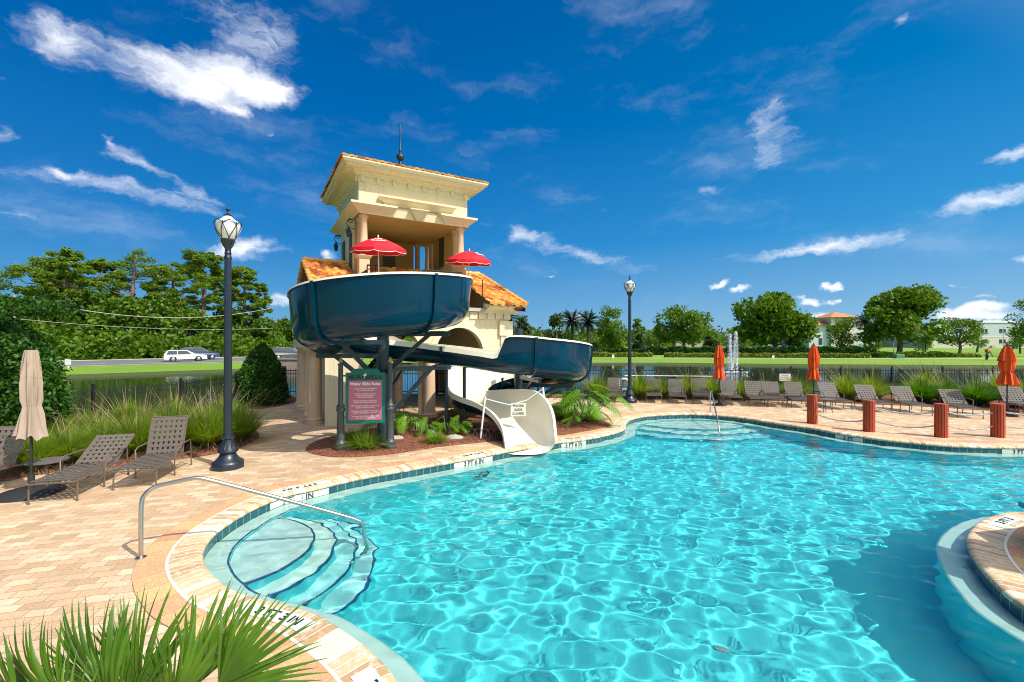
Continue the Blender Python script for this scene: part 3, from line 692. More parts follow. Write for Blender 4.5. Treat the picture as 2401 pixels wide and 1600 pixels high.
def sect(hr, hl, o=0.0):
    """cross profile from the left rim over the floor to the right rim, o = outward offset"""
    def side(h):
        base = [(0, 0), (.14, .006), (.27, .035), (.38, .095), (.47, .18), (.53, .29), (.565, .42)]
        k = min(1, h / .45); pts = [(x if k > .3 else x, z * k) for x, z in base]; top = .42 * k
        for f in (.33, .66, 1): pts.append((.565 + .055 * f * min(1, max(0, (h - top) / .6)) + 0, top + (h - top) * f))
        return pts
    L, Rr = side(hl), side(hr)
    prof = [(-x, z) for x, z in reversed(L)] + Rr[1:]
    if o:
        q = []
        for i, (x, z) in enumerate(prof):
            a = prof[max(i - 1, 0)]; b = prof[min(i + 1, len(prof) - 1)]; tx, tz = b[0] - a[0], b[1] - a[1]; l = math.hypot(tx, tz) or 1
            q.append((x + tz / l * o, z - tx / l * o))
        prof = q
    return prof
FR = []
for i in range(NS):
    d = ST[min(i + 1, NS - 1)][:3] - ST[max(i - 1, 0)][:3]; h = math.hypot(d[0], d[1]); right = Vector((d[1] / h, -d[0] / h, 0)); FR.append((Vector(ST[i][:3]) - OFF, right))
def flume(o, nm, m, extra=None, i0=0, i1=None):
    i1 = NS if i1 is None else i1; V = []; np_ = None
    for i in range(i0, i1):
        p, r = FR[i]; pr_ = sect(ST[i][3], ST[i][4], o)
        if extra == 'rim':
            a, b = pr_[0], pr_[-1]
            dl, dr = [.03 + .09 * min(1, max(0, (.8 - q) / .25)) for q in (ST[i][4], ST[i][3])]
            pr_ = [(a[0] - .0, a[1] - .001), (a[0] + .012, a[1] + .014), (a[0] - .05, a[1] + .014), (a[0] - .06, a[1] - dl)], [(b[0], b[1] - .001), (b[0] - .012, b[1] + .014), (b[0] + .05, b[1] + .014), (b[0] + .06, b[1] - dr)]
            V.append([[p + r * x + Vector((0, 0, z)) for x, z in q] for q in pr_])
        else: V.append([p + r * x + Vector((0, 0, z)) for x, z in pr_])
    mb = MB()
    if extra == 'rim':
        for sd_ in (0, 1):
            k0 = [v for st_ in V for v in st_[sd_]]; fs = []
            for i in range(len(V) - 1):
                for j in range(3): fs.append((i * 4 + j, i * 4 + j + 1, i * 4 + 5 + j, i * 4 + 4 + j) if sd_ else (i * 4 + j + 1, i * 4 + j, i * 4 + 4 + j, i * 4 + 5 + j))
            mb.add(k0, fs)
    else:
        n = len(V[0]); mb.add([v for q in V for v in q], [(i * n + j, i * n + j + 1, (i + 1) * n + j + 1, (i + 1) * n + j) for i in range(len(V) - 1) for j in range(n - 1)])
    return mb.build(nm, m, SL, 50)
slide_blue = mat('blue_gelcoat', (.0, .027, .062), .12, coat=0, spec=.28, noise=(.9, .6, (.0, .047, .08)), bump=(5, .05))
slide_white = mat('cream_gelcoat', (.90, .85, .70), .28, coat=.3, noise=(1.5, .5, (.82, .75, .56)))
flume(0.0, 'flume_inside', slide_white)
iT = next(i for i in range(NS) if i > NS * .6 and ST[i][4] > .9)
flume(0.028, 'flume_shell', slide_blue, None, 0, NS - 5)
flume(0.0, 'rim', slide_white, 'rim')
fl = MB(); ang = 0
arc = np.concatenate([[0], np.cumsum(np.linalg.norm(np.diff(ST[:, :3], axis=0), axis=1))])
def flange(i, mb, t=.035, o1=.085):
    p, r = FR[i]; tan = Vector((-r.y, r.x, 0)); A = sect(ST[i][3], ST[i][4], .02); B = sect(ST[i][3], ST[i][4], o1); n = len(A); vs = []
    for s in (-t, t):
        for q in (A, B): vs += [p + r * x + Vector((0, 0, z)) + tan * s for x, z in q]
    fs = []
    for j in range(n - 1): fs += [(n + j, n + j + 1, 3 * n + j + 1, 3 * n + j), (j + 1, j, n + j, n + j + 1), (2 * n + j, 2 * n + j + 1, 3 * n + j + 1, 3 * n + j)]
    mb.add(vs, fs)
for sx in (2.0, 3.25, 5.0, 6.9, 8.7, 10.6, 12.2, 14.6, 16.6, 18.4, 20.2):
    i = int(np.argmin(abs(arc - sx))); 
    if i < NS - 8: mb = MB(); flange(i, mb); mb.build('joint_flange', slide_blue, SL, 40)
steel = mat('slate_blue_steel', (.012, .03, .048), .4, noise=(3, .6, (.025, .04, .05)), coat=.2)
MB().cyl((0, .1, 0), (0, .1, 2.68), .145, n=24).cyl((0, .1, 0), (0, .1, .04), .26, n=20).build('post', steel, SL, 40)
p2 = Vector((c2.x, c2.y, 0)) - OFF
MB().cyl(p2, p2 + Vector((0, 0, 2.93)), .135, n=24).cyl(p2, p2 + Vector((0, 0, .04)), .26, n=20).build('post', steel, SL, 40)
def beam(mb, a, b, w=.09, h=.11):
    a, b = Vector(a), Vector(b); d = b - a; M = d.to_track_quat('X', 'Z').to_matrix(); mb.box((a + b) / 2, (d.length, w, h), M=M)
def arm(base, angd, length, z, drop=.95, zb=None):
    a = R(angd); e_ = Vector((math.cos(a), math.sin(a), 0)); mb = MB(); b0 = base + Vector((0, 0, z))
    beam(mb, b0, b0 + e_ * length); beam(mb, base + Vector((0, 0, z - drop)) + e_ * .1, b0 + e_ * (length * .72), .07, .09)
    beam(mb, b0 + e_ * (length - .45) + Vector((0, 0, .05)), b0 + e_ * (length - .1) + Vector((0, 0, .05)), .3, .03); mb.build('arm', steel, SL)
O0 = Vector((0, 0, 0))
arm(O0, -12, 1.75, 2.82 - .1); arm(O0, -118, 1.7, 2.52); arm(O0, 170, 1.75, 2.18, .85); arm(O0, 75, 1.7, 1.88, .8); arm(O0, 30, 1.8, 1.85, 1.2)
arm(p2, -70, 1.65, 1.45, .7); arm(p2, -5, 1.65, 1.18, .7); arm(p2, 100, 1.6, .9, .5); arm(p2, 180, 1.5, .6, .4)
q1 = Vector((1.35, 1.6, 0)); MB().cyl(q1, q1 + Vector((0, 0, 1.9)), .05, n=10).build('thin_post', steel, SL); MB().cyl(q1 + Vector((.5, .05, 0)), q1 + Vector((.5, .05, 1.85)), .05, n=10).build('thin_post', steel, SL)

# rope barrier with a small closed sign across the mouth of the slide
BR = thing('slide_barrier', 'two white poles and a sagging rope with a small closed notice at the slide mouth', 'rope barrier', (-.8, 11.5, 0))
wh = mat('white_plastic', (.8, .8, .78), .4)
b0, b1 = Vector((-.02, .0, 0)), Vector((1.75, .25, 0)); t0, t1 = Vector((.10, .05, 1.10)), Vector((1.62, .28, 1.32))
MB().cyl(b0, t0, .028, n=10).build('pole', wh, BR, 40); MB().cyl(b1, t1, .028, n=10).build('pole', wh, BR, 40)
m0 = t0.lerp(t1, .42) - Vector((0, 0, .32)); m1 = t0.lerp(t1, .72) - Vector((0, 0, .27))
MB().tube([t0 - Vector((0, 0, .05)), t0.lerp(m0, .5) - Vector((0, 0, .03)), m0, m1, m1.lerp(t1, .5) - Vector((0, 0, .02)), t1 - Vector((0, 0, .04))], .011, 6).build('rope', wh, BR)
sg = MB().box((0, 0, 0), (.40, .012, .34)).build('notice_board', mat('sign_cream', (.78, .76, .62), .5), BR, loc=m0.lerp(m1, .5) - Vector((0, 0, .19)))
for i_, (tx, sz) in enumerate((('WATER', .085), ('SLIDE', .085), ('CLOSED', .085))):
    me = text_mesh(tx, sz, .001, bold=.002); o = link('lettering', me, mat('dark_lettering', (.05, .06, .06), .6), sg); o.rotation_euler = (R(90), 0, 0); o.location = (0, -.009, .1 - .1 * i_)
# rules sign
SG = thing('rules_sign', 'green and pink water slide rules board between two dark ball-topped posts', 'sign', (-3.44, 10.42, 0), R(8))
green_m = mat('sign_green', (.0, .13, .10), .4, noise=(2, .5, (.0, .18, .14))); pink_m = mat('sign_pink', (.50, .15, .22), .5, noise=(1.5, .5, (.44, .12, .20)))
postm = mat('charcoal_post', (.045, .06, .065), .45, noise=(8, .5, (.08, .09, .09)))
fl8 = lambda t, z: 1 + (.05 * math.cos(10 * t) if (.22 < z < .95) else 0)
for s in (-.56, .56):
    o = MB().lathe([(.15, 0), (.15, .08), (.12, .10), (.13, .18), (.10, .22), (.088, .26), (.076, .90), (.10, .93), (.10, .97), (.085, .99), (.10, 1.03), (.075, 1.06), (.055, 1.10), (.055, 1.98), (.07, 1.99), (.07, 2.02), (.02, 2.03)], 20, flute=fl8).build('sign_post', postm, SG, 40, (s, 0, 0))
    MB().lathe([(.02, 0), (.045, .03), (.045, .07), (.03, .12), (.001, .15)], 12).build('finial', mat('old_gold', (.45, .38, .16), .4, .3), o, 60, (0, 0, 2.03))
bw = .445
poly = [(-bw, 0), (bw, 0), (bw, 1.19)] + [(.33 + .0 * k, 1.19) for k in range(1)] + [(.33 - .10 + .10 * math.cos(a), 1.19 + .09 * math.sin(a)) for a in (0, .5, 1, 1.57)] + [(-.33 + .10 - .10 * math.cos(a), 1.19 + .09 * math.sin(a)) for a in (1.57, 1, .5, 0)] + [(-.33, 1.19), (-bw, 1.19)]
mb = MB(); n = len(poly); mb.add([(x, -.03, z) for x, z in poly] + [(x, .03, z) for x, z in poly], [tuple(range(n)), tuple(range(2 * n - 1, n - 1, -1))] + [(i, n + i, n + (i + 1) % n, (i + 1) % n) for i in range(n)])
brd = mb.build('board', green_m, SG, loc=(0, 0, .62))
mb = MB()
for z in (.75, 1.72): mb.cut().bb(-.53, .53, -.012, .012, z, z + .035)
mb.build_each('bracket', postm, SG)
MB().bb(-.375, .375, -.036, -.028, .08, 1.0).build('rules_panel', pink_m, brd)
wl = mat('white_lettering', (.82, .80, .76), .5)
def put_text(tx, size, x, z, m_, parent, y=-.038, bold=0.0, sp=1.0, maxw=None):
    me = text_mesh(tx, size, .001, bold=bold, spacing=sp)
    if maxw:
        wd = max(v.co.x for v in me.vertices) - min(v.co.x for v in me.vertices); k = min(1.0, maxw / wd) if wd else 1
        for v in me.vertices: v.co.x *= k
    o = link('lettering', me, m_, parent); o.rotation_euler = (R(90), 0, 0); o.location = (x, y, z); return o
put_text('MURABELLA', .135, 0, 1.08, mat('brown_lettering', (.035, .015, .015), .5), brd, -.037, .004, 1.05, .80)
put_text('Water Slide Rules', .098, 0, .925, wl, brd, -.038, .003, 1.0, .70)
for i_, tx in enumerate(['LIFEGUARD MUST BE PRESENT', 'TO USE WATER SLIDE', None, 'WATER SLIDE MUST BE USED', 'BY SINGLE RIDERS ONLY', 'NO TANDEM RIDING', None, 'FLOTATION DEVICES ARE NOT', 'PERMITTED ON WATER SLIDE', None, 'CATCHING AT THE BOTTOM OF THE', 'SLIDE IS NOT ALLOWED', None, 'CHILDREN MUST MEET THE MINIMUM', 'HEIGHT REQUIREMENT TO RIDE', None, 'ALL ARMS MUST REMAIN FEET FIRST', 'WHILE RIDING THE SLIDE']):
    if tx: put_text(tx, .038, 0, .815 - .0405 * i_, wl, brd, -.038, .0005, 1.0, .68)
mb = MB()
for a_, l_ in ((70, .09), (40, .06), (110, .07), (150, .05), (20, .05), (250, .06)):
    a = R(a_); dx, dz = math.cos(a) * l_, math.sin(a) * l_; nx, nz = -math.sin(a) * .012, math.cos(a) * .012
    mb.add([(0, -.042, 0), (dx / 2 + nx, -.042, dz / 2 + nz), (dx, -.042, dz), (dx / 2 - nx, -.042, dz / 2 - nz)], [(0, 3, 2, 1)])
mb.build('leaf_emblem', wl, brd, loc=(-.01, 0, 1.11))
# ---------------------------------------------------------------- loungers, umbrellas, lamps, rails, bollards
frame_m = mat('bronze_frame', (.13, .09, .065), .45, noise=(12, .4, (.17, .12, .09)))
strap_m = mat('taupe_strap', (.115, .095, .08), .6, noise=(20, .5, (.15, .13, .11)))
def make_lounger(ang, label, group='brown strap loungers round the pool'):
    """foot at y=0, head towards +y; back raised by ang degrees"""
    o = thing('chaise_lounge', label, 'lounger', group=group); W2, H, L1, LB = .31, .33, 1.10, .74
    a = R(ang); bt = Vector((0, L1 + LB * math.cos(a), H + LB * math.sin(a)))
    mb = MB()
    for s in (-1, 1): mb.tube([(s * W2, 0, H - .01), (s * W2, .06, H), (s * W2, L1, H), (s * W2, L1 + .36, H - .05)], .015, 6)
    mb.cyl((-W2, .0, H - .01), (W2, 0, H - .01), .014, n=6).cyl((-W2, L1, H), (W2, L1, H), .014, n=6); mb.build('frame', frame_m, o, 50)
    mb = MB()
    for s in (-1, 1): mb.tube([(s * W2 * .97, L1, H + .01), (s * W2 * .97, bt.y, bt.z)], .014, 6)
    mb.cyl((-W2, bt.y, bt.z), (W2, bt.y, bt.z), .014, n=6); mb.build('back_frame', frame_m, o, 50)
    def lattice(mb, p0, ex, ey, w, l):
        n = 7; m_ = int(round(l / .105)); ez = ex.cross(ey) * .003
        for i in range(n):
            c = -w / 2 + w * (i + .5) / n; q = [p0 + ex * (c + d) + ey * e for d, e in ((-.028, 0), (.028, 0), (.028, l), (-.028, l))]
            mb.add([v + ez for v in q] + [v - ez for v in q], [(0, 1, 2, 3), (7, 6, 5, 4)])
        for j in range(m_):
            c = l * (j + .5) / m_; q = [p0 + ex * e + ey * (c + d) + ez * 1.5 for d, e in ((-.028, -w / 2), (-.028, w / 2), (.028, w / 2), (.028, -w / 2))]
            mb.add([v + ez for v in q] + [v - ez for v in q], [(0, 1, 2, 3), (7, 6, 5, 4)])
    mb = MB(); lattice(mb, Vector((0, .01, H + .012)), Vector((1, 0, 0)), Vector((0, 1, 0)), W2 * 2, L1 - .02); mb.build('seat_webbing', strap_m, o)
    mb = MB(); lattice(mb, Vector((0, L1 + .01 * math.cos(a), H + .02)), Vector((1, 0, 0)), Vector((0, math.cos(a), math.sin(a))), W2 * 1.94, LB - .01); mb.build('back_webbing', strap_m, o)
    for s in (-1, 1):
        for y, dy in ((.05, -.01), (.74, .0), (1.44, .05)):
            z1 = H if y < 1.3 else .53
            MB().cyl((s * W2, y + dy, 0), (s * W2, y, z1), .013, n=6).cyl((s * W2, y + dy, 0), (s * W2, y + dy, .025), .019, n=6).build('leg', frame_m, o, 50)
        MB().tube([(s * W2, .74, H), (s * (W2 + .03), .79, .50), (s * (W2 + .03), .90, .545), (s * (W2 + .03), 1.28, .55), (s * W2, 1.45, .53)], .014, 6).build('armrest', frame_m, o, 50)
    return o
proto = {}
def put_lounger(ang, loc, rz, label):
    if ang not in proto: o = make_lounger(ang, label); proto[ang] = o; o.location = loc; o.rotation_euler = (0, 0, rz); return o
    return again(proto[ang], label, loc, rz)
def heading(dx, dy): return math.atan2(-dx, dy)
# the three by the grass bed on the left
put_lounger(32, (-7.22, 6.95, 0), heading(-.27, .96), 'low-backed lounger between the small round table and the raised-back lounger')
put_lounger(72, (-6.50, 7.62, 0), heading(-.27, .96), 'left bank lounger with its back upright, nearest the big street lamp')
put_lounger(60, (-8.95, 6.75, 0), heading(-.2, .98), 'lounger cut by the left edge of the photo, behind the beige umbrella')
far = [(1440,945,70,-.12,.99,'lounger beside the life ring, left of the far street lamp'),
 (1533,946,66,.06,1,'first lounger to the right of the far street lamp'), (1590,948,66,.14,.99,'second lounger to the right of the far street lamp'),
 (1646,948,68,.12,.99,'lounger just left of the leftmost orange umbrella'), (1720,951,66,.28,.96,'lounger just right of the leftmost orange umbrella'),
 (1780,955,66,.28,.96,'second lounger right of the leftmost orange umbrella'), (1822,956,64,.28,.96,'lounger with its head under the small white pond notice'),
 (1878,958,64,.24,.97,'lounger just left of the middle orange umbrella'), (1975,962,66,.42,.91,'lounger right of the middle orange umbrella beside a small table'),
 (2068,968,62,.42,.91,'lounger behind the second red bollard from the left'), (2160,974,62,.44,.9,'lounger between the second and third red bollards'),
 (2276,982,58,.40,.92,'lounger behind the third red bollard, left of the right orange umbrella'), (2420,976,64,.42,.9,'lounger at the right edge of the photo past the right orange umbrella')]
for x, y, an, dx, dy, lb in far:
    p = P(x, y); dx = np.interp(x, [1440, 1533, 1720, 1878, 1975, 2160, 2276, 2420], [.24, .28, .32, .40, .30, .38, .50, .55]); put_lounger({70: 50, 68: 52, 66: 46, 64: 44, 62: 42, 58: 38}[an], (p.x, p.y, 0), heading(dx, 1), lb)
def side_table(loc, label, s=1.0):
    o = thing('side_table', label, 'side table', loc, group='small round side tables')
    MB().lathe([(.0, .445), (.27, .445), (.285, .452), (.285, .465), (.25, .47), (.0, .47)], 24).build('table_top', strap_m, o, 40)
    for k in range(4):
        a = PI / 4 + k * PI / 2; MB().tube([(.2 * math.cos(a), .2 * math.sin(a), .45), (.17 * math.cos(a), .17 * math.sin(a), .25), (.24 * math.cos(a), .24 * math.sin(a), 0)], .014, 6).build('leg', frame_m, o, 50)
    return o
st0 = side_table((-8.12, 7.75, 0), 'small round brown table between the left loungers')
for x, y, lb in ((1700, 952, 'small round table under the leftmost orange umbrella'), (1933, 966, 'small round table beside the middle orange umbrella'), (2400, 978, 'small round table at the right edge beside the orange umbrella')):
    again(st0, lb, P(x, y))
def closed_umbrella(name, loc, label, fab, tiers, base_r=.28, H=2.42, seed=1, group=None, pole_m=black_m, tie=True, lean=0):
    o = thing(name, label, 'umbrella', loc, group=group); rs = random.Random(seed)
    MB().lathe([(base_r, 0), (base_r, .03), (base_r * .9, .06), (base_r * .35, .085), (.045, .10), (.045, .32), (.02, .33)], 28).build('base', mat('dark_base', (.03, .03, .032), .4), o, 40)
    MB().cyl((0, 0, .1), (0, 0, H - .03), .019, n=10).build('pole', pole_m, o, 40)
    ph = rs.random() * 6; n = 48
    def pleat(t, z): return 1 + .22 * math.sin(8 * t + ph + z * 1.2) + .06 * math.sin(3 * t + z * 7 + ph) + .10 * math.sin(13 * t + ph * 2 - z * 2) + .05 * math.sin(21 * t + z * 5)
    prof, bot = tiers
    mb = MB(); vs_before = 0; mb.lathe(prof, n, flute=pleat)
    for i, v in enumerate(mb.v):   # ragged hem on the lowest rings
        if i < n: t = 2 * PI * i / n; mb.v[i] = (v[0], v[1], v[2] + .035 * math.sin(8 * t + ph) + .02 * math.sin(5 * t))
    mb.f = [f for f in mb.f if len(f) < n]; can = mb.build('canopy', fab, o, 60)
    mb = MB().lathe(bot, n, flute=pleat)
    for i, v in enumerate(mb.v):
        if i < n: t = 2 * PI * i / n; mb.v[i] = (v[0], v[1], v[2] + .03 * math.sin(8 * t + ph + 1))
    mb.f = [f for f in mb.f if len(f) < n]; mb.build('top_valance', fab, can, 60)
    MB().lathe([(.05, 0), (.055, .02), (.02, .03), (.022, .06), (.012, .08)], 12, (0, 0, H - .05)).build('finial', pole_m, o, 40)
    return o
beige = mat('beige_canvas', (.36, .285, .22), .85, noise=(3, .5, (.42, .335, .26)), bump=(40, .3)); orange = mat('orange_canvas', (.80, .11, .010), .8, noise=(4, .5, (.66, .075, .01)), bump=(40, .3))
closed_umbrella('beige_umbrella', (-8.02, 7.40, 0), 'closed beige umbrella on a dark pole in a black base among the left loungers', beige,
    ([(.175, .95), (.15, 1.08), (.12, 1.32), (.095, 1.44), (.09, 1.47), (.108, 1.58), (.115, 1.85), (.10, 2.1), (.06, 2.35)], [(.112, 1.95), (.108, 2.0), (.095, 2.15), (.08, 2.3), (.065, 2.4)]), .42, 2.43, 3)
og = 'closed orange umbrellas along the far deck'
oc = lambda w: ([(.20 * w, 1.06), (.19 * w, 1.13), (.13 * w, 1.42), (.10 * w, 1.50), (.145 * w, 1.58), (.155 * w, 1.78), (.12 * w, 1.90), (.15 * w, 2.0), (.10, 2.3)], [(.17 * w, 1.86), (.165 * w, 1.92), (.13 * w, 2.1), (.05, 2.39)])
for (x, y, s, lb) in ((1686, 951, 2, 'closed orange umbrella nearest the fountain, leftmost of three'), (1907, 954, 5, 'middle closed orange umbrella, behind the leftmost red bollard'), (2361, 975, 9, 'rightmost and largest closed orange umbrella, by the rope bollards')):
    closed_umbrella('orange_umbrella', tuple(P(x, y)), lb, orange, oc(1.15 if s == 9 else 1.0), .26, 2.44, s, og)
red = mat('red_canvas', (.75, .006, .018), .6, noise=(2, .3, (.62, .004, .015)))
def open_umbrella(loc, H, rad, label, tilt, az_, logo):
    o = thing('red_umbrella', label, 'umbrella', loc, group='open red umbrellas on the slide tower'); o.rotation_euler = (R(6), 0, R(az_))
    MB().cyl((0, 0, 0), (0, 0, H), .018, n=8).build('pole', wh, o, 40)
    mb = MB(); n = 8; rings = []
    for r, z in ((.02, 0), (rad * .35, -.07), (rad * .7, -.20), (rad, -.36)):
        rings.append([(r * math.cos(2 * PI * (k / 4) / n) * (1 - (.035 * (k % 4 != 0) * r / rad)), r * math.sin(2 * PI * (k / 4) / n) * (1 - (.035 * (k % 4 != 0) * r / rad)), z + H) for k in range(4 * n)])
    N = 4 * n; vs = [v for q in rings for v in q]; fs = [(k * N + i, k * N + (i + 1) % N, (k + 1) * N + (i + 1) % N, (k + 1) * N + i) for k in range(3) for i in range(N)]
    mb.add(vs, fs); can = mb.build('canopy', red, o)
    mb = MB(); top = rings[-1]; hem = [(x * 1.01, y * 1.01, z - .13 + (.035 if i % 4 == 0 else .0)) for i, (x, y, z) in enumerate(top)]
    mb.add(top + hem, [(i, (i + 1) % N, N + (i + 1) % N, N + i) for i in range(N)]); mb.build('valance', red, can)
    mb = MB(); mb.tube([(x * 1.012, y * 1.012, z) for x, y, z in hem], .007, 5, closed=True); mb.build('piping', wh, can)
    for k in range(n):
        a = 2 * PI * k / n; MB().cyl((rad * .97 * math.cos(a), rad * .97 * math.sin(a), H - .375), (.03, 0, H - .22), .006, n=5).build('rib', wh, o)
    MB().lathe([(.02, 0), (.03, .03), (.015, .07), (.001, .09)], 10, (0, 0, H)).build('finial', wh, o, 40)
    for tx, dz, sz in (('LIFE', 0, .13), ('GUARD', 1, .13)):
        me = text_mesh(tx, sz, .001, bold=.004); q = link('lettering', me, wl, can); sl = math.atan2(.2 - .07, rad * .35)
        rr = rad * (.42 + .17 * dz); A = R(logo); q.location = (rr * math.cos(A), rr * math.sin(A), H - .07 - (rr - rad * .35) * math.tan(sl) + .022); q.rotation_euler = (R(24), 0, A + PI / 2)
    return o
open_umbrella((-4.22, 14.10, 3.72), 2.08, .84, 'open red umbrella at the left of the tower balcony, over the railing', 0, 8, -80)
open_umbrella((-1.62, 16.25, 3.72), 2.1, .82, 'open red umbrella at the right of the tower balcony, above the tile roof', 0, 20, -50)

# street lamps
lampm = mat('lamp_black', (.012, .02, .032), .35, noise=(5, .4, (.02, .03, .045)), coat=.15)
glass = mat('frosted_globe', (.82, .83, .80), .25, trans=.0, coat=.6)
def street_lamp(loc, label, rz=0.0, sc=1.0):
    o = thing('street_lamp', label, 'street lamp', loc, rz, 'tall black street lamps', sc)
    MB().lathe([(.30, 0), (.30, .10), (.285, .14), (.24, .17), (.19, .22), (.155, .28), (.145, .31)], 24, flute=lambda t, z: 1 + (.0 if z > .12 else .03 * math.cos(8 * t))).build('base', lampm, o, 45)
    MB().lathe([(.145, .31), (.19, .35), (.185, .38), (.15, .44), (.105, .56), (.10, .60), (.125, .63), (.12, .66), (.085, .68), (.085, .72)], 32, flute=lambda t, z: 1 + (.045 * math.cos(16 * t) if .36 < z < .6 else 0)).build('base_bell', lampm, o, 45)
    MB().lathe([(.078, .70), (.076, 1.0), (.062, 4.42)], 64, flute=lambda t, z: 1 + .035 * math.cos(16 * t)).build('pole', lampm, o, 30)
    MB().lathe([(.072, 4.40), (.072, 4.44), (.062, 4.46), (.058, 4.50), (.07, 4.52), (.055, 4.54), (.06, 4.62), (.10, 4.68), (.115, 4.74), (.135, 4.76), (.135, 4.80), (.10, 4.81)], 24).build('collar', lampm, o, 45)
    g = MB().lathe([(.10, 4.80), (.135, 4.82), (.205, 5.0), (.232, 5.12), (.22, 5.17), (.16, 5.21), (.11, 5.25), (.075, 5.29), (.055, 5.32), (.02, 5.325)], 28).build('globe', glass, o, 60)
    mb = MB()
    for k in range(6):
        a = 2 * PI * k / 6
        for s in (-1, 1):
            pts = []
            for j in range(9):
                t = j / 8; an = a + s * R(30) * math.sin(t * PI / 2) ** 1.3 * 1.0; r = .125 + (.25 - .125) * math.sin(t * PI * .5); pts.append((r * math.cos(an), r * math.sin(an), 4.80 + .36 * t))
            mb.tube(pts, .008, 5)
        mb.tube([(.245 * math.cos(a + d), .245 * math.sin(a + d), 5.155 + .025 * math.cos(d * 6)) for d in [R(-30 + 7.5 * j) for j in range(9)]], .010, 5)
    mb.build('cage', lampm, o, 60)
    MB().lathe([(.09, 5.31), (.06, 5.33), (.025, 5.36), (.018, 5.40), (.05, 5.43), (.02, 5.46), (.012, 5.50), (.001, 5.56)], 10).build('finial', lampm, o, 40)
    return o
sl1 = street_lamp(tuple(P(534, 1097)), 'tall black street lamp on the paving beside the left loungers', R(10), .955)
again(sl1, 'tall black street lamp beyond the pool, beside the life ring', tuple(P(1476, 944)), R(25), .955)

# stainless handrails
chrome = mat('brushed_steel', (.50, .49, .46), .34, 1.0)
a0 = P(330, 1309)
o = thing('pool_handrail', 'steel handrail curving over the round entry steps in the foreground', 'handrail', a0, group='steel handrails at the pool steps')
mb = MB(); pts = [Vector((0, 0, -.02)), Vector((0, 0, .6)), Vector((.0, .02, .70)), Vector((.05, .05, .78)), Vector((.12, .10, .82)), Vector((.46, .22, .87))]
wx = P(860, 1262, WZ) - a0; end = Vector((2.27, 1.06, 0))
pts += [Vector((.54, .25, .865)), Vector((1.3, .59, .50)), Vector((2.12, .98, .08)), Vector((2.24, 1.04, .0)), Vector((2.27, 1.06, -.12)), Vector((2.27, 1.06, -.78))]
def fillet(pts, n=5):
    out = [pts[0]]
    for i in range(1, len(pts) - 1):
        a, b, c = pts[i - 1], pts[i], pts[i + 1]; p = b.lerp(a, .3); q = b.lerp(c, .3)
        for k in range(n + 1): t = k / n; out.append(p * (1 - t) ** 2 + b * 2 * t * (1 - t) + q * t * t)
    return out + [pts[-1]]
MB().tube(fillet(pts), .024, 12).build('rail', chrome, o, 60); MB().lathe([(.055, 0), (.055, .012), (.03, .025)], 16).build('escutcheon', chrome, o, 40); MB().lathe([(.055, 0), (.055, .012), (.03, .025)], 16).build('escutcheon', chrome, o, 40, (2.27, 1.06, -.80))
a0 = P(1665, 966)
o = thing('pool_handrail', 'steel handrail at the far pool steps, right of the far street lamp', 'handrail', a0, group='steel handrails at the pool steps')
pts = [Vector((0, 0, 0)), Vector((0, 0, .72)), Vector((-.05, -.15, .80)), Vector((-.16, -.45, .74)), Vector((-.86, -2.5, .02)), Vector((-.92, -2.7, -.6))]
MB().tube(fillet(pts), .024, 12).build('rail', chrome, o, 60); MB().lathe([(.055, 0), (.055, .012), (.03, .025)], 16).build('escutcheon', chrome, o, 40)

# red slatted bollards and the ropes between them
redw = mat('red_stained_wood', (.42, .06, .018), .6, noise=(6, .6, (.50, .095, .03)), bump=(30, .3))
ropem = mat('grey_rope', (.55, .53, .50), .8, bump=(90, .4))
bg_ = 'red slatted wooden bollards with ropes'; BP = [P(1904, 993), P(2037, 1012), P(2206, 1025), P(2339, 1025), P(2339, 1025) + Vector((2.1, .1, 0))]
def bollard(loc, label, rz):
    o = thing('wooden_bollard', label, 'bollard', loc, rz, bg_)
    mb = MB()
    for k in range(14):
        a = 2 * PI * k / 14; w_ = .135 * 2 * math.sin(PI / 14) * .97; mb.box((.125 * math.cos(a), .125 * math.sin(a), .435), (.028, w_ - .008, .87), a, bev=.006)
    mb.build('slats', redw, o); MB().cyl((0, 0, .02), (0, 0, .85), .115, n=20).cyl((0, 0, .865), (0, 0, .885), .138, n=28).build('core', redw, o, 40); return o
b1 = bollard(BP[0], 'leftmost red wooden bollard, in front of the middle orange umbrella', .1)
for k, lb in ((1, 'second red wooden bollard from the left along the far pool edge'), (2, 'third red wooden bollard from the left along the far pool edge'), (3, 'rightmost red wooden bollard in view, under the right orange umbrella')): again(b1, lb, BP[k], .3 * k)
again(b1, 'red wooden bollard just past the right edge of the photo', BP[4], .5)
for k in range(4):
    for z, sg_, lb in ((.64, .08, 'upper'), (.28, .10, 'lower')):
        a, b = BP[k] + Vector((0, 0, z + .03)), BP[k + 1] + Vector((0, 0, z)); dv = (b - a).normalized(); a = a + dv * .14; b = b - dv * .14; base = a.copy(); mb = MB(); N = 60; L_ = (b - a).length
        for st_ in range(3):
            pts = []
            for i in range(N + 1):
                t = i / N; p = a.lerp(b, t) - Vector((0, 0, sg_ * (4 * t * (1 - t)))) - base; ph = 2 * PI * (st_ / 3 + t * L_ / .09); nx = Vector((-dv.y, dv.x, 0)); pts.append(p + (nx * math.cos(ph) + Vector((0, 0, 1)) * math.sin(ph)) * .011)
            mb.tube(pts, .0125, 4)
        place = ['between the two left red bollards', 'between the second and third red bollards', 'between the two right red bollards', 'from the rightmost red bollard to the photo edge'][k]
        tag(mb.build('rope', ropem, None, 60, base), f'{lb} sagging grey rope {place}', 'rope', 'ropes strung between the red bollards')

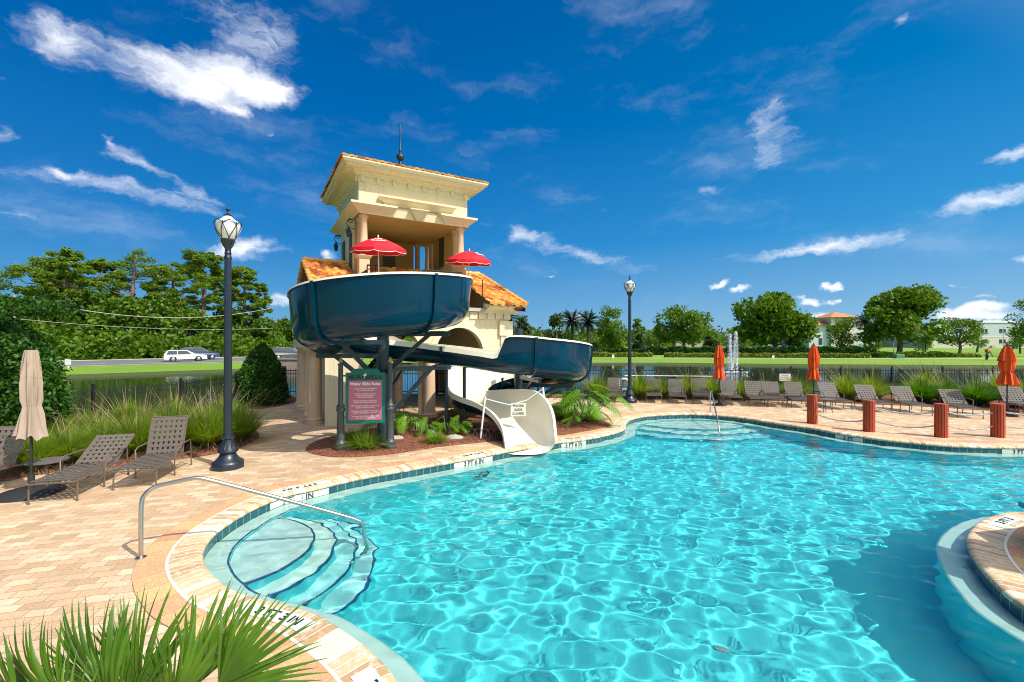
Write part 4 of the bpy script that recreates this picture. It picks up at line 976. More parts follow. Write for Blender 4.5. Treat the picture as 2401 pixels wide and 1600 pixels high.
# depth markers: white tile plates with dark lettering, on the tile band and on the coping
mk_w = mat('marker_white', (.62, .66, .58), .4); mk_b = mat('marker_black', (.015, .02, .025), .5)
def nearest(line, p): 
    p = Vector((p[0], p[1])); return min(range(len(line)), key=lambda i: (line[i] - p).length)
def along(line, i, s, off):
    """point s metres along the outline from index i, shifted off outward"""
    n = len(line); k = i; stp = 1 if s > 0 else -1; acc = 0
    while acc < abs(s): acc += (line[(k + stp) % n] - line[k]).length; k = (k + stp) % n
    t = (line[(k + 2) % n] - line[k - 2]).normalized(); return line[k] + Vector((t.y, -t.x)) * off, t
def marker(line, px, tx, L_, vertical, label, sgn=1, flip=False, isl=False):
    q = P(*px); i = nearest(line, q); p, t = along(line, i, 0.0001, 0); nrm = Vector((t.y, -t.x)) * sgn
    dirt = t if not flip else -t
    if vertical: c = Vector((p.x - nrm.x * .006, p.y - nrm.y * .006, -.115)); up = Vector((0, 0, 1)); X_ = Vector((dirt.x, dirt.y, 0)); N_ = X_.cross(up)
    else: c = Vector((p.x + nrm.x * .165, p.y + nrm.y * .165, .0135)); X_ = Vector((dirt.x, dirt.y, 0)); N_ = Vector((0, 0, 1)); up = N_.cross(X_)
    M_ = Matrix((X_, up, N_)).transposed()
    mb = MB(); n = 8; h = .055 if vertical else .085; vs = []
    for k in range(n + 1):
        s_ = (k / n - .5) * L_; pp, tt = along(line, i, s_ if s_ else .0001, (-.006 if vertical else .165) * sgn); base = Vector((pp.x, pp.y, c.z)) - c
        if vertical: vs += [base + Vector((0, 0, -h)), base + Vector((0, 0, h))]
        else: nn_ = Vector((tt.y, -tt.x, 0)); vs += [base - nn_ * h, base + nn_ * h]
    mb.add(vs, [(2 * k, 2 * k + 2, 2 * k + 3, 2 * k + 1) for k in range(n)]); o = mb.build('depth_marker', mk_w, None, None, c); tag(o, label, 'depth marker', 'pool depth markers')
    me = text_mesh(tx, (.125 if vertical else .135), .001, bold=.003, spacing=1.05); le = link('lettering', me, mk_b, o); Q = M_.to_4x4(); le.matrix_local = Matrix.Translation(N_ * .004) @ Q
    wd = max(v.co.x for v in me.vertices) - min(v.co.x for v in me.vertices); mid = (max(v.co.x for v in me.vertices) + min(v.co.x for v in me.vertices)) / 2
    for v in me.vertices:   # bend the lettering along the curve
        s_ = (v.co.x - mid) * (-1 if flip else 1); pp, tt = None, None
        j = 0; acc = 0; k = i; nL = len(line); stp = 1 if s_ > 0 else -1; rem = abs(s_)
        while True:
            k2 = (k + stp) % nL; d = (line[k2] - line[k]).length
            if d >= rem: f = rem / d if d else 0; P0 = line[k].lerp(line[k2], f); break
            rem -= d; k = k2
        T0 = (line[(k + 2) % nL] - line[k - 2]).normalized(); Nn = Vector((T0.y, -T0.x)) * sgn
        P0 = P0 + Nn * (-.006 if vertical else .165)
        if vertical: wpos = Vector((P0.x, P0.y, c.z + v.co.y)) - Vector((Nn.x, Nn.y, 0)) * (.003 + v.co.z)
        else:
            upd = up.x * Nn.x + up.y * Nn.y; P1 = P0 + Nn * v.co.y * (1 if upd > 0 else -1); wpos = Vector((P1.x, P1.y, c.z + .003 + v.co.z))
        v.co = wpos - c
    le.matrix_local = Matrix.Identity(4); me.update()
    return o
marker(OUT, (705, 1152), '3 FT 3 IN', .86, True, 'white depth plate on the tile wall beside the foreground round steps', flip=True)
marker(OUT, (1110, 1072), '3 FT 6 IN', .80, True, 'white depth plate on the tile wall just left of the slide mouth', flip=True)
marker(OUT, (1346, 1032), '3 FT 6 IN', .62, True, 'white depth plate on the tile wall just right of the slide mouth', flip=True)
marker(OUT, (1985, 1018), '3 FT', .5, True, 'white depth plate on the tile wall below the second red bollard', flip=True)
marker(OUT, (2380, 1048), '3 FT', .5, True, 'white depth plate on the tile wall at the right edge of the photo', flip=True)
marker(OUT, (708, 1150), '3 FT 3 IN', .86, False, 'white depth plate on the coping beside the foreground round steps', flip=False)
marker(OUT, (1118, 1070), '3 FT 6 IN', .80, False, 'white depth plate on the coping just left of the slide mouth', flip=False)
marker(OUT, (1350, 1032), '3 FT 6 IN', .7, False, 'white depth plate on the coping just right of the slide mouth', flip=False)
marker(OUT, (1461, 1003), 'O', .24, False, 'tiny white no-diving plate on the coping at the pool narrows', flip=False)
marker(OUT, (690, 1425), '3 FT 3 IN', .80, False, 'white depth plate on the coping behind the palmetto fronds', flip=False)
marker(OUT, (948, 1640), '3 FT 3 IN', .8, False, 'white depth plate on the coping cut by the bottom edge', flip=False)
marker(ISL, (2318, 1213), '3 FT 3', .62, False, 'white depth plate on the coping of the island at the right', sgn=-1, flip=True)

# underwater lights and a floor fitting
def pool_light(loc, d, label, r=.13):
    o = thing('pool_light', label, 'pool light', loc, group='underwater pool lights'); d = Vector(d).normalized()
    M = d.to_track_quat('Z', 'Y'); o.rotation_euler = M.to_euler()
    k = 28; mb = MB(); mb.tube([(r * math.cos(2 * PI * i / k), r * math.sin(2 * PI * i / k), .02) for i in range(k)], .018, 6, closed=True); mb.build('ring', black_m, o, 60)
    MB().lathe([(.0, .0), (r * .95, .0), (r * .8, .03), (.0, .045)], 20).build('lens', mat('lens_blue', (.1, .5, .6), .1), o, 50)
i = nearest(OUT, P(1122, 1072)); p, t = along(OUT, i, .001, -.33); pool_light((p.x + .02, p.y - .05, -.52), (-t.y, t.x, 0), 'black-ringed pool light under water left of the slide mouth')
q = P(2395, 1440); i = nearest(ISL, (5.0, 3.85)); p, t = along(ISL, i, .001, .33); pool_light((p.x - .02, p.y, -.62), (t.y, -t.x, 0), 'black-ringed pool light in the island wall at the lower right')
o = thing('floor_drain', 'small round white fitting on the pool floor near the bottom edge', 'floor drain', (2.25, 4.75, FZ + .01))
MB().lathe([(.0, 0), (.08, 0), (.08, .02), (.05, .035), (.0, .035)], 20).build('cover', wh, o, 40)

# white slat seat on the island (only its corner is in view) and the shade structures beside it
teal = mat('teal_seat', (.02, .38, .42), .5)
o = thing('island_table', 'corner of a teal-topped table with a white pedestal on the island', 'table', (6.80, 5.02, .01), R(12))
MB().prism([(-.35, -.35), (1.0, -.35), (1.0, .7), (-.2, .7), (-.35, .45)], .42, .50, cap=.02).build('table_top', teal, o); MB().prism([(-.22, -.22), (.9, -.22), (.9, .5), (-.15, .5)], 0, .42).build('pedestal', wh, o)
def big_umbrella(loc, H, rad, label):
    o = thing('shade_umbrella', label, 'umbrella', loc, group='umbrellas on the island past the right edge')
    MB().cyl((0, 0, 0), (0, 0, H + .4), .04, n=12).build('pole', wh, o, 40)
    mb = MB(); n = 26
    mb.lathe([(rad, -.55), (rad * .6, -.2), (.06, .12)], n, (0, 0, H), flute=lambda t, z: 1 + (.06 * math.sin(13 * t) if z < -.4 else 0)); mb.f = [f for f in mb.f if len(f) == 4]; mb.build('canopy', beige, o, 60)
    MB().lathe([(.3, 0), (.3, .06), (.06, .1)], 20).build('base', mat('dark_base', (.03, .03, .032), .4), o, 40); return o
big_umbrella((10.2, 5.5, 0), 2.75, 1.1, 'open beige umbrella on the island, past the right edge of the photo')
big_umbrella((9.0, 3.3, 0), 2.75, 1.5, 'open beige umbrella on the near end of the island, out of frame')
closed_umbrella('folded_umbrella', (7.0, 4.5, 0), 'folded beige umbrella standing on the island out of frame', beige, oc(2.3), .3, 2.45, 12).scale = (1.12,) * 3
# low round bench wall shade on the near deck
# ---------------------------------------------------------------- ground, pond, road
LAWN = -.04; PZ = -.27
grass_m = mat('lawn_grass', (.125, .25, .010), .9, noise=(.10, .8, (.20, .31, .018)), bump=(9, .5), coords='Position', bd=.1)
POND = [(-62, 11.8), (-12.6, 13.4), (-11.7, 14.9), (-11.4, 17), (-11.5, 21.7), (28, 21.7), (60, 21), (95, 32), (95, 45), (70, 46.5), (48, 47.5), (30, 50), (12, 54.5), (0, 56), (-10, 54), (-18, 47.5), (-25.8, 40.6), (-34, 34), (-62, 16)]
POND = [Vector(p) for p in POND]
BIG = [(-1200, -300), (1200, -300), (1200, 1500), (-1200, 1500)]
dk = [Vector(p) for p in DECK]
if area(dk) < 0: dk.reverse()
DK = [Vector(p) for p in [(-13.9, -2.9), (25.9, -2.9), (25.9, 20.5), (-10.4, 20.5), (-9.9, 17), (-9.6, 14), (-10.5, 12.3), (-12.9, 9.1), (-13.9, 6)]]
tagst(sheet('lawn', BIG, [POND, DK], LAWN, grass_m))
pr = resample(POND, 1.2)
if area(pr) < 0: pr.reverse()
bank_m = mat('pond_bank_earth', (.055, .065, .018), .95, noise=(1.2, .8, (.045, .085, .012)), bump=(6, .8), coords='Position', bd=.1)
POND2 = POND if area(POND) > 0 else POND[::-1]
def off_poly(pl, d):
    out = []; n = len(pl)
    for i in range(n):
        a, b, c = pl[i - 1], pl[i], pl[(i + 1) % n]; t1 = (b - a).normalized(); t2 = (c - b).normalized(); nn_ = (Vector((t1.y, -t1.x)) + Vector((t2.y, -t2.x))).normalized(); out.append(b + nn_ * d)
    return out
tagst(strip('pond_bank', [ring3(off_poly(POND2, .06), LAWN + .01), ring3(off_poly(POND2, -.15), LAWN - .06), ring3(off_poly(POND2, -.7), PZ - .12)], bank_m, smooth=False))
m, t, b = newmat('pond_water'); b.inputs['Base Color'].default_value = (.012, .022, .010, 1); b.inputs['Roughness'].default_value = .04; b.inputs['IOR'].default_value = 1.33
b.inputs['Specular IOR Level'].default_value = .9
pos = t.n('ShaderNodeNewGeometry').outputs['Position']; sc_ = t.vm('MULTIPLY', pos, (.5, 1.6, 1)); t.link(t.n('ShaderNodeBump', i_Strength=.12, i_Distance=.05, i_Height=t.noise(sc_, 2.2, 3, .5)).outputs[0], b.inputs['Normal'])
tagst(sheet('pond_water', off_poly(POND2, -.35), [], PZ, m))
asphalt = mat('asphalt', (.13, .13, .14), .9, noise=(1.5, .5, (.17, .17, .17)), coords='Position'); kerbm = mat('kerb_concrete', (.55, .52, .44), .85); paintm = mat('road_paint', (.72, .72, .68), .7)
RN = Vector((-45, 44.7)); RD = Vector((.743, .669)); RL = Vector((-RD.y, RD.x))
def road_band(nm, o0, o1, z, m_, s0=-70, s1=420):
    a, b, c, d = RN + RD * s0 + RL * o0, RN + RD * s1 + RL * o0, RN + RD * s1 + RL * o1, RN + RD * s0 + RL * o1
    return tagst(MB().add([(*a, z), (*b, z), (*c, z), (*d, z)], [(0, 1, 2, 3)]).build(nm, m_))
road_band('road', 0, 17, LAWN + .02, asphalt); road_band('road_verge', 17, 19, LAWN + .03, kerbm); road_band('road_edge_line', .5, .7, LAWN + .026, paintm); road_band('road_kerb', -.5, 0, LAWN + .03, kerbm)
mb = MB()
for k in range(80):
    s_ = -60 + k * 6; a, b = RN + RD * s_ + RL * 5.2, RN + RD * (s_ + 3) + RL * 5.2; mb.add([(*a, LAWN + .026), (*b, LAWN + .026), (*(b + RL * .2), LAWN + .026), (*(a + RL * .2), LAWN + .026)], [(0, 1, 2, 3)])
tagst(mb.build('lane_dashes', paintm))
tagst(sheet('lawn_path', [(20, 66.5), (60, 64.5), (120, 63), (120, 64.6), (60, 66.1), (20, 68.1)], [], LAWN + .008, mat('path_concrete', (.42, .38, .32), .9)))
tagst(sheet('seawall_cap', [(7, 53.0), (17, 52.0), (17, 52.4), (7, 53.4)], [], LAWN + .02, kerbm))
# mulch beds
def mulch_mat():
    m, t, b = newmat('red_mulch'); pos = t.n('ShaderNodeNewGeometry').outputs['Position']
    v = t.n('ShaderNodeTexVoronoi'); v.inputs['Scale'].default_value = 38; t.link(pos, v.inputs['Vector'])
    f = t.n('ShaderNodeRGBToBW', i_0=v.outputs['Color']).outputs[0]
    col = t.ramp(f, [(.1, (.05, .014, .008)), (.45, (.17, .05, .025)), (.7, (.26, .09, .045)), (.9, (.36, .17, .09))])
    n = t.mapr(t.noise(pos, 3, 4, .6), .5, .75); col = t.mix(t.math('MULTIPLY', n, .5), col, (.30, .14, .05)); t.link(col, b.inputs['Base Color'])
    t.link(t.n('ShaderNodeBump', i_Strength=1, i_Distance=.03, i_Height=f).outputs[0], b.inputs['Normal']); b.inputs['Roughness'].default_value = .95; return m
mulch = mulch_mat()
def bed(pl, label):
    pl = resample(pl, .25)
    if area(pl) < 0: pl.reverse()
    return tagst(strip('mulch_bed', [ring3(offset(pl, 0), .008), ring3(offset(pl, -.08), .035)], mulch)), tagst(sheet('mulch_bed', offset(pl, -.08), [], .035, mulch))
BED1 = [P(x, y).xy for x, y in [(716,1056),(745,1068),(800,1073),(870,1070),(925,1065),(1020,1050),(1110,1040),(1170,1034),(1240,1028),(1310,1022),(1370,1013),(1420,1003),(1432,995),(1400,982),(1355,966),(1310,953),(1244,949),(1150,952),(1060,962),(1000,976),(940,988),(880,1004),(800,1020),(738,1036)]]
bed(BED1, '')
BED2 = [P(x, y).xy for x, y in [(-60,1135),(56,1119),(170,1102),(300,1092),(440,1075),(519,1062),(575,1045),(606,1026),(596,1008),(540,1000)]] + [Vector(q) for q in [(-8.8, 13.6), (-9.9, 12.9), (-12.6, 9.2), (-13.5, 7.9)]]
bed(BED2, '')
BED3 = [Vector(q) for q in [(2.2, 19.75), (6, 19.6), (9, 19.3), (12.5, 18.6), (15.7, 17.35), (17.6, 16.2), (21, 14.8), (25.8, 14), (25.8, 20.45), (2.2, 20.45)]]
bed(BED3, '')
bed([Vector(q) for q in [(-10.3, 20.4), (-9.2, 19.2), (-9.1, 17.5), (-9.5, 16.6), (-10.2, 17.2)]], '')

# ---------------------------------------------------------------- vegetation
def leaf_mat(name, c1, c2, trans=.3, rough=.5, sc=1.2, c3=None, gloss=.3):
    m = bpy.data.materials.new(name); m.use_nodes = True; t = NT(m.node_tree); MATS[name] = m
    tc = t.n('ShaderNodeTexCoord').outputs['Object']
    wnz = t.n('ShaderNodeTexWhiteNoise', noise_dimensions='3D', i_Vector=t.vm('FLOOR', t.vm('MULTIPLY', tc, (9 / sc,) * 3)))
    f = t.math('ADD', t.math('MULTIPLY', t.mapr(t.noise(tc, sc, 3, .6), .35, .68), .6), t.math('MULTIPLY', wnz.outputs[0], .4))
    col = t.mix(f, c1, c2)
    if c3: col = t.mix(t.mapr(t.noise(tc, sc * 1.7, 3, .6), .58, .75, 0, .8), col, c3)
    b = t.n('ShaderNodeBsdfPrincipled', i_Roughness=rough); t.link(col, b.inputs['Base Color']); b.inputs['Specular IOR Level'].default_value = gloss
    tr = t.n('ShaderNodeBsdfTranslucent'); t.link(t.mix(1.0, col, (1.0, 1.0, .35), 'MULTIPLY'), tr.inputs[0])
    mx = t.n('ShaderNodeMixShader', i_0=trans); t.link(b.outputs[0], mx.inputs[1]); t.link(tr.outputs[0], mx.inputs[2]); t.link(mx.outputs[0], t.n('ShaderNodeOutputMaterial').inputs[0]); return m
L_oak = leaf_mat('oak_leaves', (.075, .16, .008), (.19, .31, .018), .4, sc=.35)
L_pine = leaf_mat('pine_needles', (.085, .17, .010), (.23, .34, .025), .4, sc=.35, c3=(.15, .13, .035))
L_broad = leaf_mat('broad_leaves', (.045, .11, .006), (.15, .27, .014), .35, sc=.3)
L_mag = leaf_mat('magnolia_leaves', (.02, .055, .010), (.06, .11, .015), .15, sc=.5, c3=(.14, .075, .03))
L_hedge = leaf_mat('hedge_leaves', (.016, .065, .008), (.055, .16, .010), .25, .5, sc=1.6, gloss=.3)
L_yel = leaf_mat('yellow_hedge_leaves', (.18, .24, .03), (.32, .36, .06), .3, sc=.6)
bark = mat('bark', (.16, .12, .085), .9, noise=(3, .6, (.24, .18, .13)), bump=(14, .6)); pbark = mat('pine_bark', (.24, .15, .10), .9, noise=(2, .6, (.16, .11, .08)), bump=(10, .6))
def leaf_cards(C_, size, rs, flat=.0, aspect=1.6):
    """one small diamond-shaped leaf at each centre"""
    n = len(C_); a = rs.randn(n, 3); a[:, 2] *= (1 - flat); a /= np.linalg.norm(a, axis=1)[:, None] + 1e-9
    b = rs.randn(n, 3); b -= (b * a).sum(1)[:, None] * a; b /= np.linalg.norm(b, axis=1)[:, None] + 1e-9
    s = size * (.6 + .8 * rs.rand(n))[:, None]
    V = np.stack([C_ + a * s * aspect / 2, C_ + b * s / 2, C_ - a * s * aspect / 2, C_ - b * s / 2], 1).reshape(-1, 3)
    return V, np.arange(4 * n).reshape(n, 4)
def clump_points(cl, n, rs, shell=.5):
    cl = np.array(cl, float); vol = cl[:, 3] * cl[:, 4] ** .5; idx = rs.choice(len(cl), n, p=vol / vol.sum()); d = rs.randn(n, 3); d /= np.linalg.norm(d, axis=1)[:, None]
    r = (shell + (1 - shell) * rs.rand(n)) ** .7 * (1 + .12 * rs.randn(n)); c = cl[idx]
    return c[:, :3] + d * r[:, None] * np.stack([c[:, 3], c[:, 3], c[:, 4]], 1)
def tree(nm, label, px, ytop, ybase, wpx, Y, kind='oak', seed=1, group=None, n=5000, cat='tree', trunk_h=None):
    rs = np.random.RandomState(seed); g = LAWN; loc = at(px, Y); H = CAMZ + (800 - ytop) / F * Y - g; W_ = wpx / F * Y; o = thing(nm, label, cat, (loc.x, Y, g), 0, group)
    cl = []; hs = H
    if kind == 'oak':
        b0 = H * (.22 if trunk_h is None else trunk_h); nC = 34
        for k in range(nC):
            a = rs.rand() * 2 * PI; q = rs.rand() ** .6; zz = rs.rand(); rad = W_ / 2 * (.85 * math.sin(PI * (.18 + .72 * zz)) ** .7); cr_ = W_ * (.11 + .07 * rs.rand())
            cl.append((math.cos(a) * rad * q * .98, math.sin(a) * rad * q * .98, b0 + (H - b0 - cr_ * .8) * zz + cr_ * .3, cr_, cr_ * .8))
        size = W_ * .030; mt = L_oak
    elif kind == 'pine':
        b0 = H * (.42 if trunk_h is None else trunk_h); nC = 58
        for k in range(nC):
            zz = rs.rand() ** .8; a = rs.rand() * 2 * PI; rad = W_ / 2 * (1.0 - .62 * zz ** 1.6) * (.15 + .95 * rs.rand() ** .6); cr_ = W_ * (.06 + .08 * rs.rand())
            cl.append((math.cos(a) * rad, math.sin(a) * rad, b0 + (H - b0 - cr_ * .5) * zz, cr_, cr_ * .48))
        size = .17; mt = L_pine
    elif kind == 'broad':
        nC = 30
        for k in range(nC):
            a = rs.rand() * 2 * PI; zz = rs.rand(); rad = W_ / 2 * .85 * math.sin(PI * (.3 + .6 * zz)) ** .8; cr_ = W_ * (.12 + .08 * rs.rand()); cl.append((math.cos(a) * rad * rs.rand() ** .5, math.sin(a) * rad * rs.rand() ** .5, cr_ * .6 + (H - 1.5 * cr_) * zz, cr_, cr_ * .85))
        size = .38; mt = L_broad; b0 = .3
    elif kind == 'cone':
        nC = 30
        for k in range(nC):
            zz = rs.rand() ** 1.2; a = rs.rand() * 2 * PI; rad = W_ / 2 * .8 * (1 - .75 * zz) * rs.rand() ** .5; cr_ = W_ * .16 * (1.2 - .6 * zz); cl.append((math.cos(a) * rad, math.sin(a) * rad, cr_ * .7 + (H - 1.5 * cr_) * zz, cr_, cr_))
        size = W_ * .045; mt = L_mag; b0 = .3
    P_ = clump_points(cl, n, rs, .45 if kind != 'pine' else .15); P_[:, 2] = np.maximum(P_[:, 2], .05)
    V, q = leaf_cards(P_, size, rs, .2 if kind == 'pine' else 0, 2.6 if kind == 'pine' else 1.6); me = npmesh('crown', V, q); link('crown', me, mt, o)
    mb = MB(); tr = max(.12, H * (.020 if kind == 'pine' else .028)); top = H * (.93 if kind == 'pine' else .62)
    bend = [(0, 0, -.2), (rs.randn() * tr * .4, rs.randn() * tr * .4, top * .35), (rs.randn() * tr, rs.randn() * tr, top * .7), (rs.randn() * tr, 0, top)]
    mb.tube(bend, [tr * 1.3, tr, tr * .75, tr * .3], 8)
    for c in sorted(cl, key=lambda c: -c[3])[:14 if kind in ('oak', 'pine') else 5]:
        z0 = min(top * .95, max(b0 * .8, c[2] - (W_ * .22 if kind == 'oak' else W_ * .1))); f = z0 / top; p0 = Vector((0, 0, z0)); p1 = Vector(c[:3]); mid = p0.lerp(p1, .5) + Vector((0, 0, -.04 * W_)); mb.tube([p0, mid, p1], [tr * (.45 if kind == 'oak' else .28), tr * .25, tr * .08], 5)
    mb.build('trunk', pbark if kind == 'pine' else bark, o, 60)
    return o
# left forest beyond the road
lp = 'pine trees beyond the road'
for i_, (x, yt, w_, Y, th, lb) in enumerate([
    (92, 600, 190, 74, .30, 'broad-crowned pine at the far left of the forest'), (156, 582, 125, 71, .5, 'tall pine with a bare lower trunk at the left of the forest'),
    (238, 606, 120, 80, .3, 'shorter pine in the gap between the two tallest left pines'), (318, 582, 170, 80, .3, 'wide brownish pine at the middle of the forest'),
    (412, 612, 110, 86, .42, 'slim pine left of the street lamp with sky behind its trunk'), (478, 584, 130, 80, .42, 'tallest pine just left of the street lamp pole'),
    (525, 630, 80, 92, .5, 'thin pine hidden behind the street lamp pole'), (572, 622, 105, 84, .38, 'open-crowned pine just right of the street lamp'), (608, 664, 55, 86, .35, 'small pine on the right end of the forest')]):
    tree('pine_tree', lb, x, yt, 845, w_, Y, 'pine', 11 + i_, lp, 13000, 'pine tree', th)
for i_, (x, yt, w_, Y, lb) in enumerate([(-30, 680, 190, 62, 'leafy tree at the left edge behind the clipped bush'), (110, 690, 170, 66, 'leafy tree under the far left pine'), (205, 668, 170, 76, 'rounded leafy tree below the gap in the pines'),
    (290, 690, 170, 74, 'leafy tree in the middle of the roadside thicket'), (378, 692, 130, 76, 'bright leafy tree standing in the middle of the forest'), (445, 715, 130, 76, 'low leafy tree left of the street lamp'),
    (540, 712, 110, 84, 'dark leafy tree right behind the street lamp pole'), (600, 742, 130, 84, 'low leafy tree right of the street lamp'), (672, 742, 120, 92, 'round leafy tree left of the tower'), (60, 668, 90, 78, 'leafy tree behind the far left pine')]):
    tree('leafy_tree', lb, x, yt, 845, w_, Y, 'broad', 31 + i_, 'leafy trees beyond the road', 5000)
rs = np.random.RandomState(3); cl = []
for k in range(150):
    s_ = -60 + k * 1.25; p = RN + RD * s_ + RL * (21 + 5 * rs.rand()); r = 1.6 + 1.4 * rs.rand(); cl.append((p.x, p.y, .6 + 1.6 * rs.rand(), r, r * .8))
P_ = clump_points(cl, 30000, rs, .5); P_[:, 2] = np.abs(P_[:, 2]); V, q = leaf_cards(P_, .42, rs); tag(link('roadside_thicket', npmesh('thicket', V, q), L_broad), 'dense green roadside undergrowth below the pines', None, None, 'stuff')
cl = []
for k in range(260):
    x = -150 + k * 2.2 + rs.randn(); Yf = 190 + 30 * rs.rand(); r = 4 + 3 * rs.rand(); cl.append((x, Yf, 2.5 + 3.2 * rs.rand(), r, r * .75))
P_ = clump_points(cl, 26000, rs, .5); P_[:, 2] = np.abs(P_[:, 2]); V, q = leaf_cards(P_, 1.1, rs); tag(link('far_woods', npmesh('far_woods', V, q), L_broad), 'far line of woods along the horizon', None, None, 'stuff')
# right side trees
og_ = 'large oaks on the far lawn'
for i_, (x, yt, w_, Y, th, lb, kd, n_) in enumerate([
    (1432, 720, 92, 92, .12, 'rounded oak just left of the far street lamp', 'oak', 5200), (1602, 721, 132, 105, .2, 'spreading oak left of the fountain', 'oak', 5600),
    (1816, 692, 196, 88, .2, 'widest oak, behind the middle orange umbrella', 'oak', 8000), (2108, 669, 190, 80, .2, 'tallest oak, between the two pale buildings', 'oak', 8000)]):
    tree('oak_tree', lb, x, yt, 828, w_, Y, kd, 51 + i_, og_, n_, 'oak tree', th)
for i_, (x, yt, w_, Y, th, lb, kd) in enumerate([
    (2249, 742, 92, 78, .28, 'young tree in front of the long pale building', 'oak'), (1975, 745, 92, 84, .1, 'bushy tree in front of the tile-roofed building', 'oak'), (2428, 698, 110, 74, .3, 'dark tree cut by the right edge of the photo', 'oak'),
    (2392, 768, 60, 92, .2, 'small tree in front of the building at the right edge', 'oak'), (2040, 775, 60, 90, .1, 'small leafy tree at the left foot of the tallest oak', 'oak'), (2165, 778, 46, 92, .1, 'small leafy tree at the right foot of the tallest oak', 'oak'), (1495, 748, 36, 98, .4, 'small pine showing beside the far street lamp', 'pine'),
    (1730, 770, 70, 118, .1, 'low leafy tree behind the fountain', 'oak'), (1545, 772, 70, 125, .1, 'low leafy tree left of the spreading oak', 'oak'), (2290, 762, 40, 100, .2, 'thin tree right of the young tree by the long building', 'oak')]):
    tree('lawn_tree', lb, x, yt, 828, w_, Y, kd, 71 + i_, 'smaller trees on the far lawn', 2600, 'tree', th)
for i_, (x, yt, w_, Y, lb) in enumerate([(1226, 733, 90, 72, 'dark magnolia right beside the tower wall'), (1304, 731, 84, 74, 'dark magnolia left of the two date palms'), (1500, 782, 50, 90, 'round dark shrub right of the far street lamp'),
    (1665, 783, 50, 92, 'round dark shrub between the two big oaks'), (1862, 786, 54, 86, 'round dark shrub at the right foot of the widest oak'), (1395, 800, 40, 84, 'low dark shrub under the rounded oak')]):
    tree('magnolia_tree', lb, x, yt, 830, w_, Y, 'cone', 91 + i_, 'dark magnolias and shrubs', 3000, 'magnolia')
tree('cypress_tree', 'thin pointed cypress between the two dark magnolias', 1271, 742, 832, 15, 70, 'cone', 99, None, 900, 'cypress')
frondm = leaf_mat('palm_fronds', (.06, .11, .03), (.14, .20, .07), .2, sc=.6); deadm = mat('dry_fronds', (.30, .17, .07), .8)
def palm(px, yc, Y, label, seed, group='date palms across the pond'):
    rs = np.random.RandomState(seed); h = CAMZ + (800 - yc) / F * Y - LAWN; p = at(px, Y); o = thing('date_palm', label, 'palm tree', (p.x, Y, LAWN), 0, group)
    MB().tube([(0, 0, -.2), (.05, 0, h * .5), (0, 0, h)], [.32, .26, .30], 10).build('trunk', bark, o, 60)
    for dead in (0, 1):
        V = []; q = []
        for k in range(64 if not dead else 26):
            a = rs.rand() * 2 * PI; el_ = (R(-25) + R(105) * rs.rand()) if not dead else R(-55) + R(25) * rs.rand(); L_ = 3.2 * (.8 + .3 * rs.rand()) * (1 if not dead else .6); e_ = np.array([math.cos(a), math.sin(a), 0]); s_ = np.array([-math.sin(a), math.cos(a), 0])
            for j in range(22):
                t_ = (j + 1) / 22; c = np.array([0, 0, h]) + e_ * L_ * t_ * math.cos(el_) + np.array([0, 0, 1]) * (L_ * t_ * math.sin(el_) - 1.1 * t_ ** 2.2)
                for sd_ in (-1, 1):
                    ll = .5 * math.sin(PI * (.15 + .8 * t_)); tip = c + s_ * sd_ * ll * .8 + e_ * ll * .55 - np.array([0, 0, .15 * ll]); k0 = len(V); w_ = e_ * .15; V += [c - w_, c + w_, tip + w_ * .2, tip - w_ * .2]; q.append((k0, k0 + 1, k0 + 2, k0 + 3))
        link('dry_fronds' if dead else 'fronds', npmesh('fronds', V, q), deadm if dead else frondm, o)
palm(1341, 752, 80, 'date palm with orange fruit stalks next to the dark magnolia', 4); palm(1378, 754, 76, 'date palm standing to the left of the rounded oak', 6); palm(1190, 742, 78, 'date palm half hidden behind the tower wall', 8); palm(2028, 752, 110, 'slim palm beside the tile-roofed building', 9)
# hedges on the far lawn
def hedge(nm, label, x0, x1, Y0, Y1, h, dpt, mt, n, size, seed, cat='hedge', group='hedges along the far lawn'):
    rs = np.random.RandomState(seed); a, b = at(x0, Y0), at(x1, Y1); L_ = (b - a).length; o = thing(nm, label, cat, (a.x, a.y, LAWN), math.atan2(b.y - a.y, b.x - a.x), group)
    P_ = rs.rand(n, 3); side = rs.rand(n); X = P_[:, 0] * L_; top = side < .45; Yc = np.where(top, P_[:, 1] * dpt, 0.0) + rs.randn(n) * .05; Zc = np.where(top, h, P_[:, 2] * h) * (1 + .12 * np.sin(X * 1.3) + .06 * np.sin(X * 3.1)) + rs.randn(n) * .05
    V, q = leaf_cards(np.stack([X, Yc, np.maximum(Zc, .02)], 1), size, rs); link('foliage', npmesh('foliage', V, q), mt, o)
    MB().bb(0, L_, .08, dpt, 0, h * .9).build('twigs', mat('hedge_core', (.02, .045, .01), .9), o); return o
hedge('clipped_hedge', 'long dark clipped hedge behind the fountain', 1515, 2056, 82, 76, 1.35, 1.4, L_hedge, 7000, .28, 1); hedge('clipped_hedge', 'dark low hedge left of the far street lamp', 1385, 1512, 84, 84, 1.0, 1.2, L_hedge, 2200, .28, 2)
hedge('flower_hedge', 'low yellow-green shrub row in front of the long dark hedge', 1560, 2040, 70, 67, .55, 1.0, L_yel, 6000, .22, 3); hedge('flower_hedge', 'low yellow-green shrub row left of the far street lamp', 1385, 1530, 72, 71, .6, 1.0, L_yel, 2000, .22, 4)
hedge('shrub_row', 'loose green shrub row below the tallest oak', 2060, 2235, 68, 70, .7, 1.2, L_broad, 2600, .25, 5, 'shrubs'); hedge('flower_hedge', 'pale low shrub row right of the tallest oak', 2240, 2300, 70, 70, .45, .8, L_yel, 1000, .22, 6)
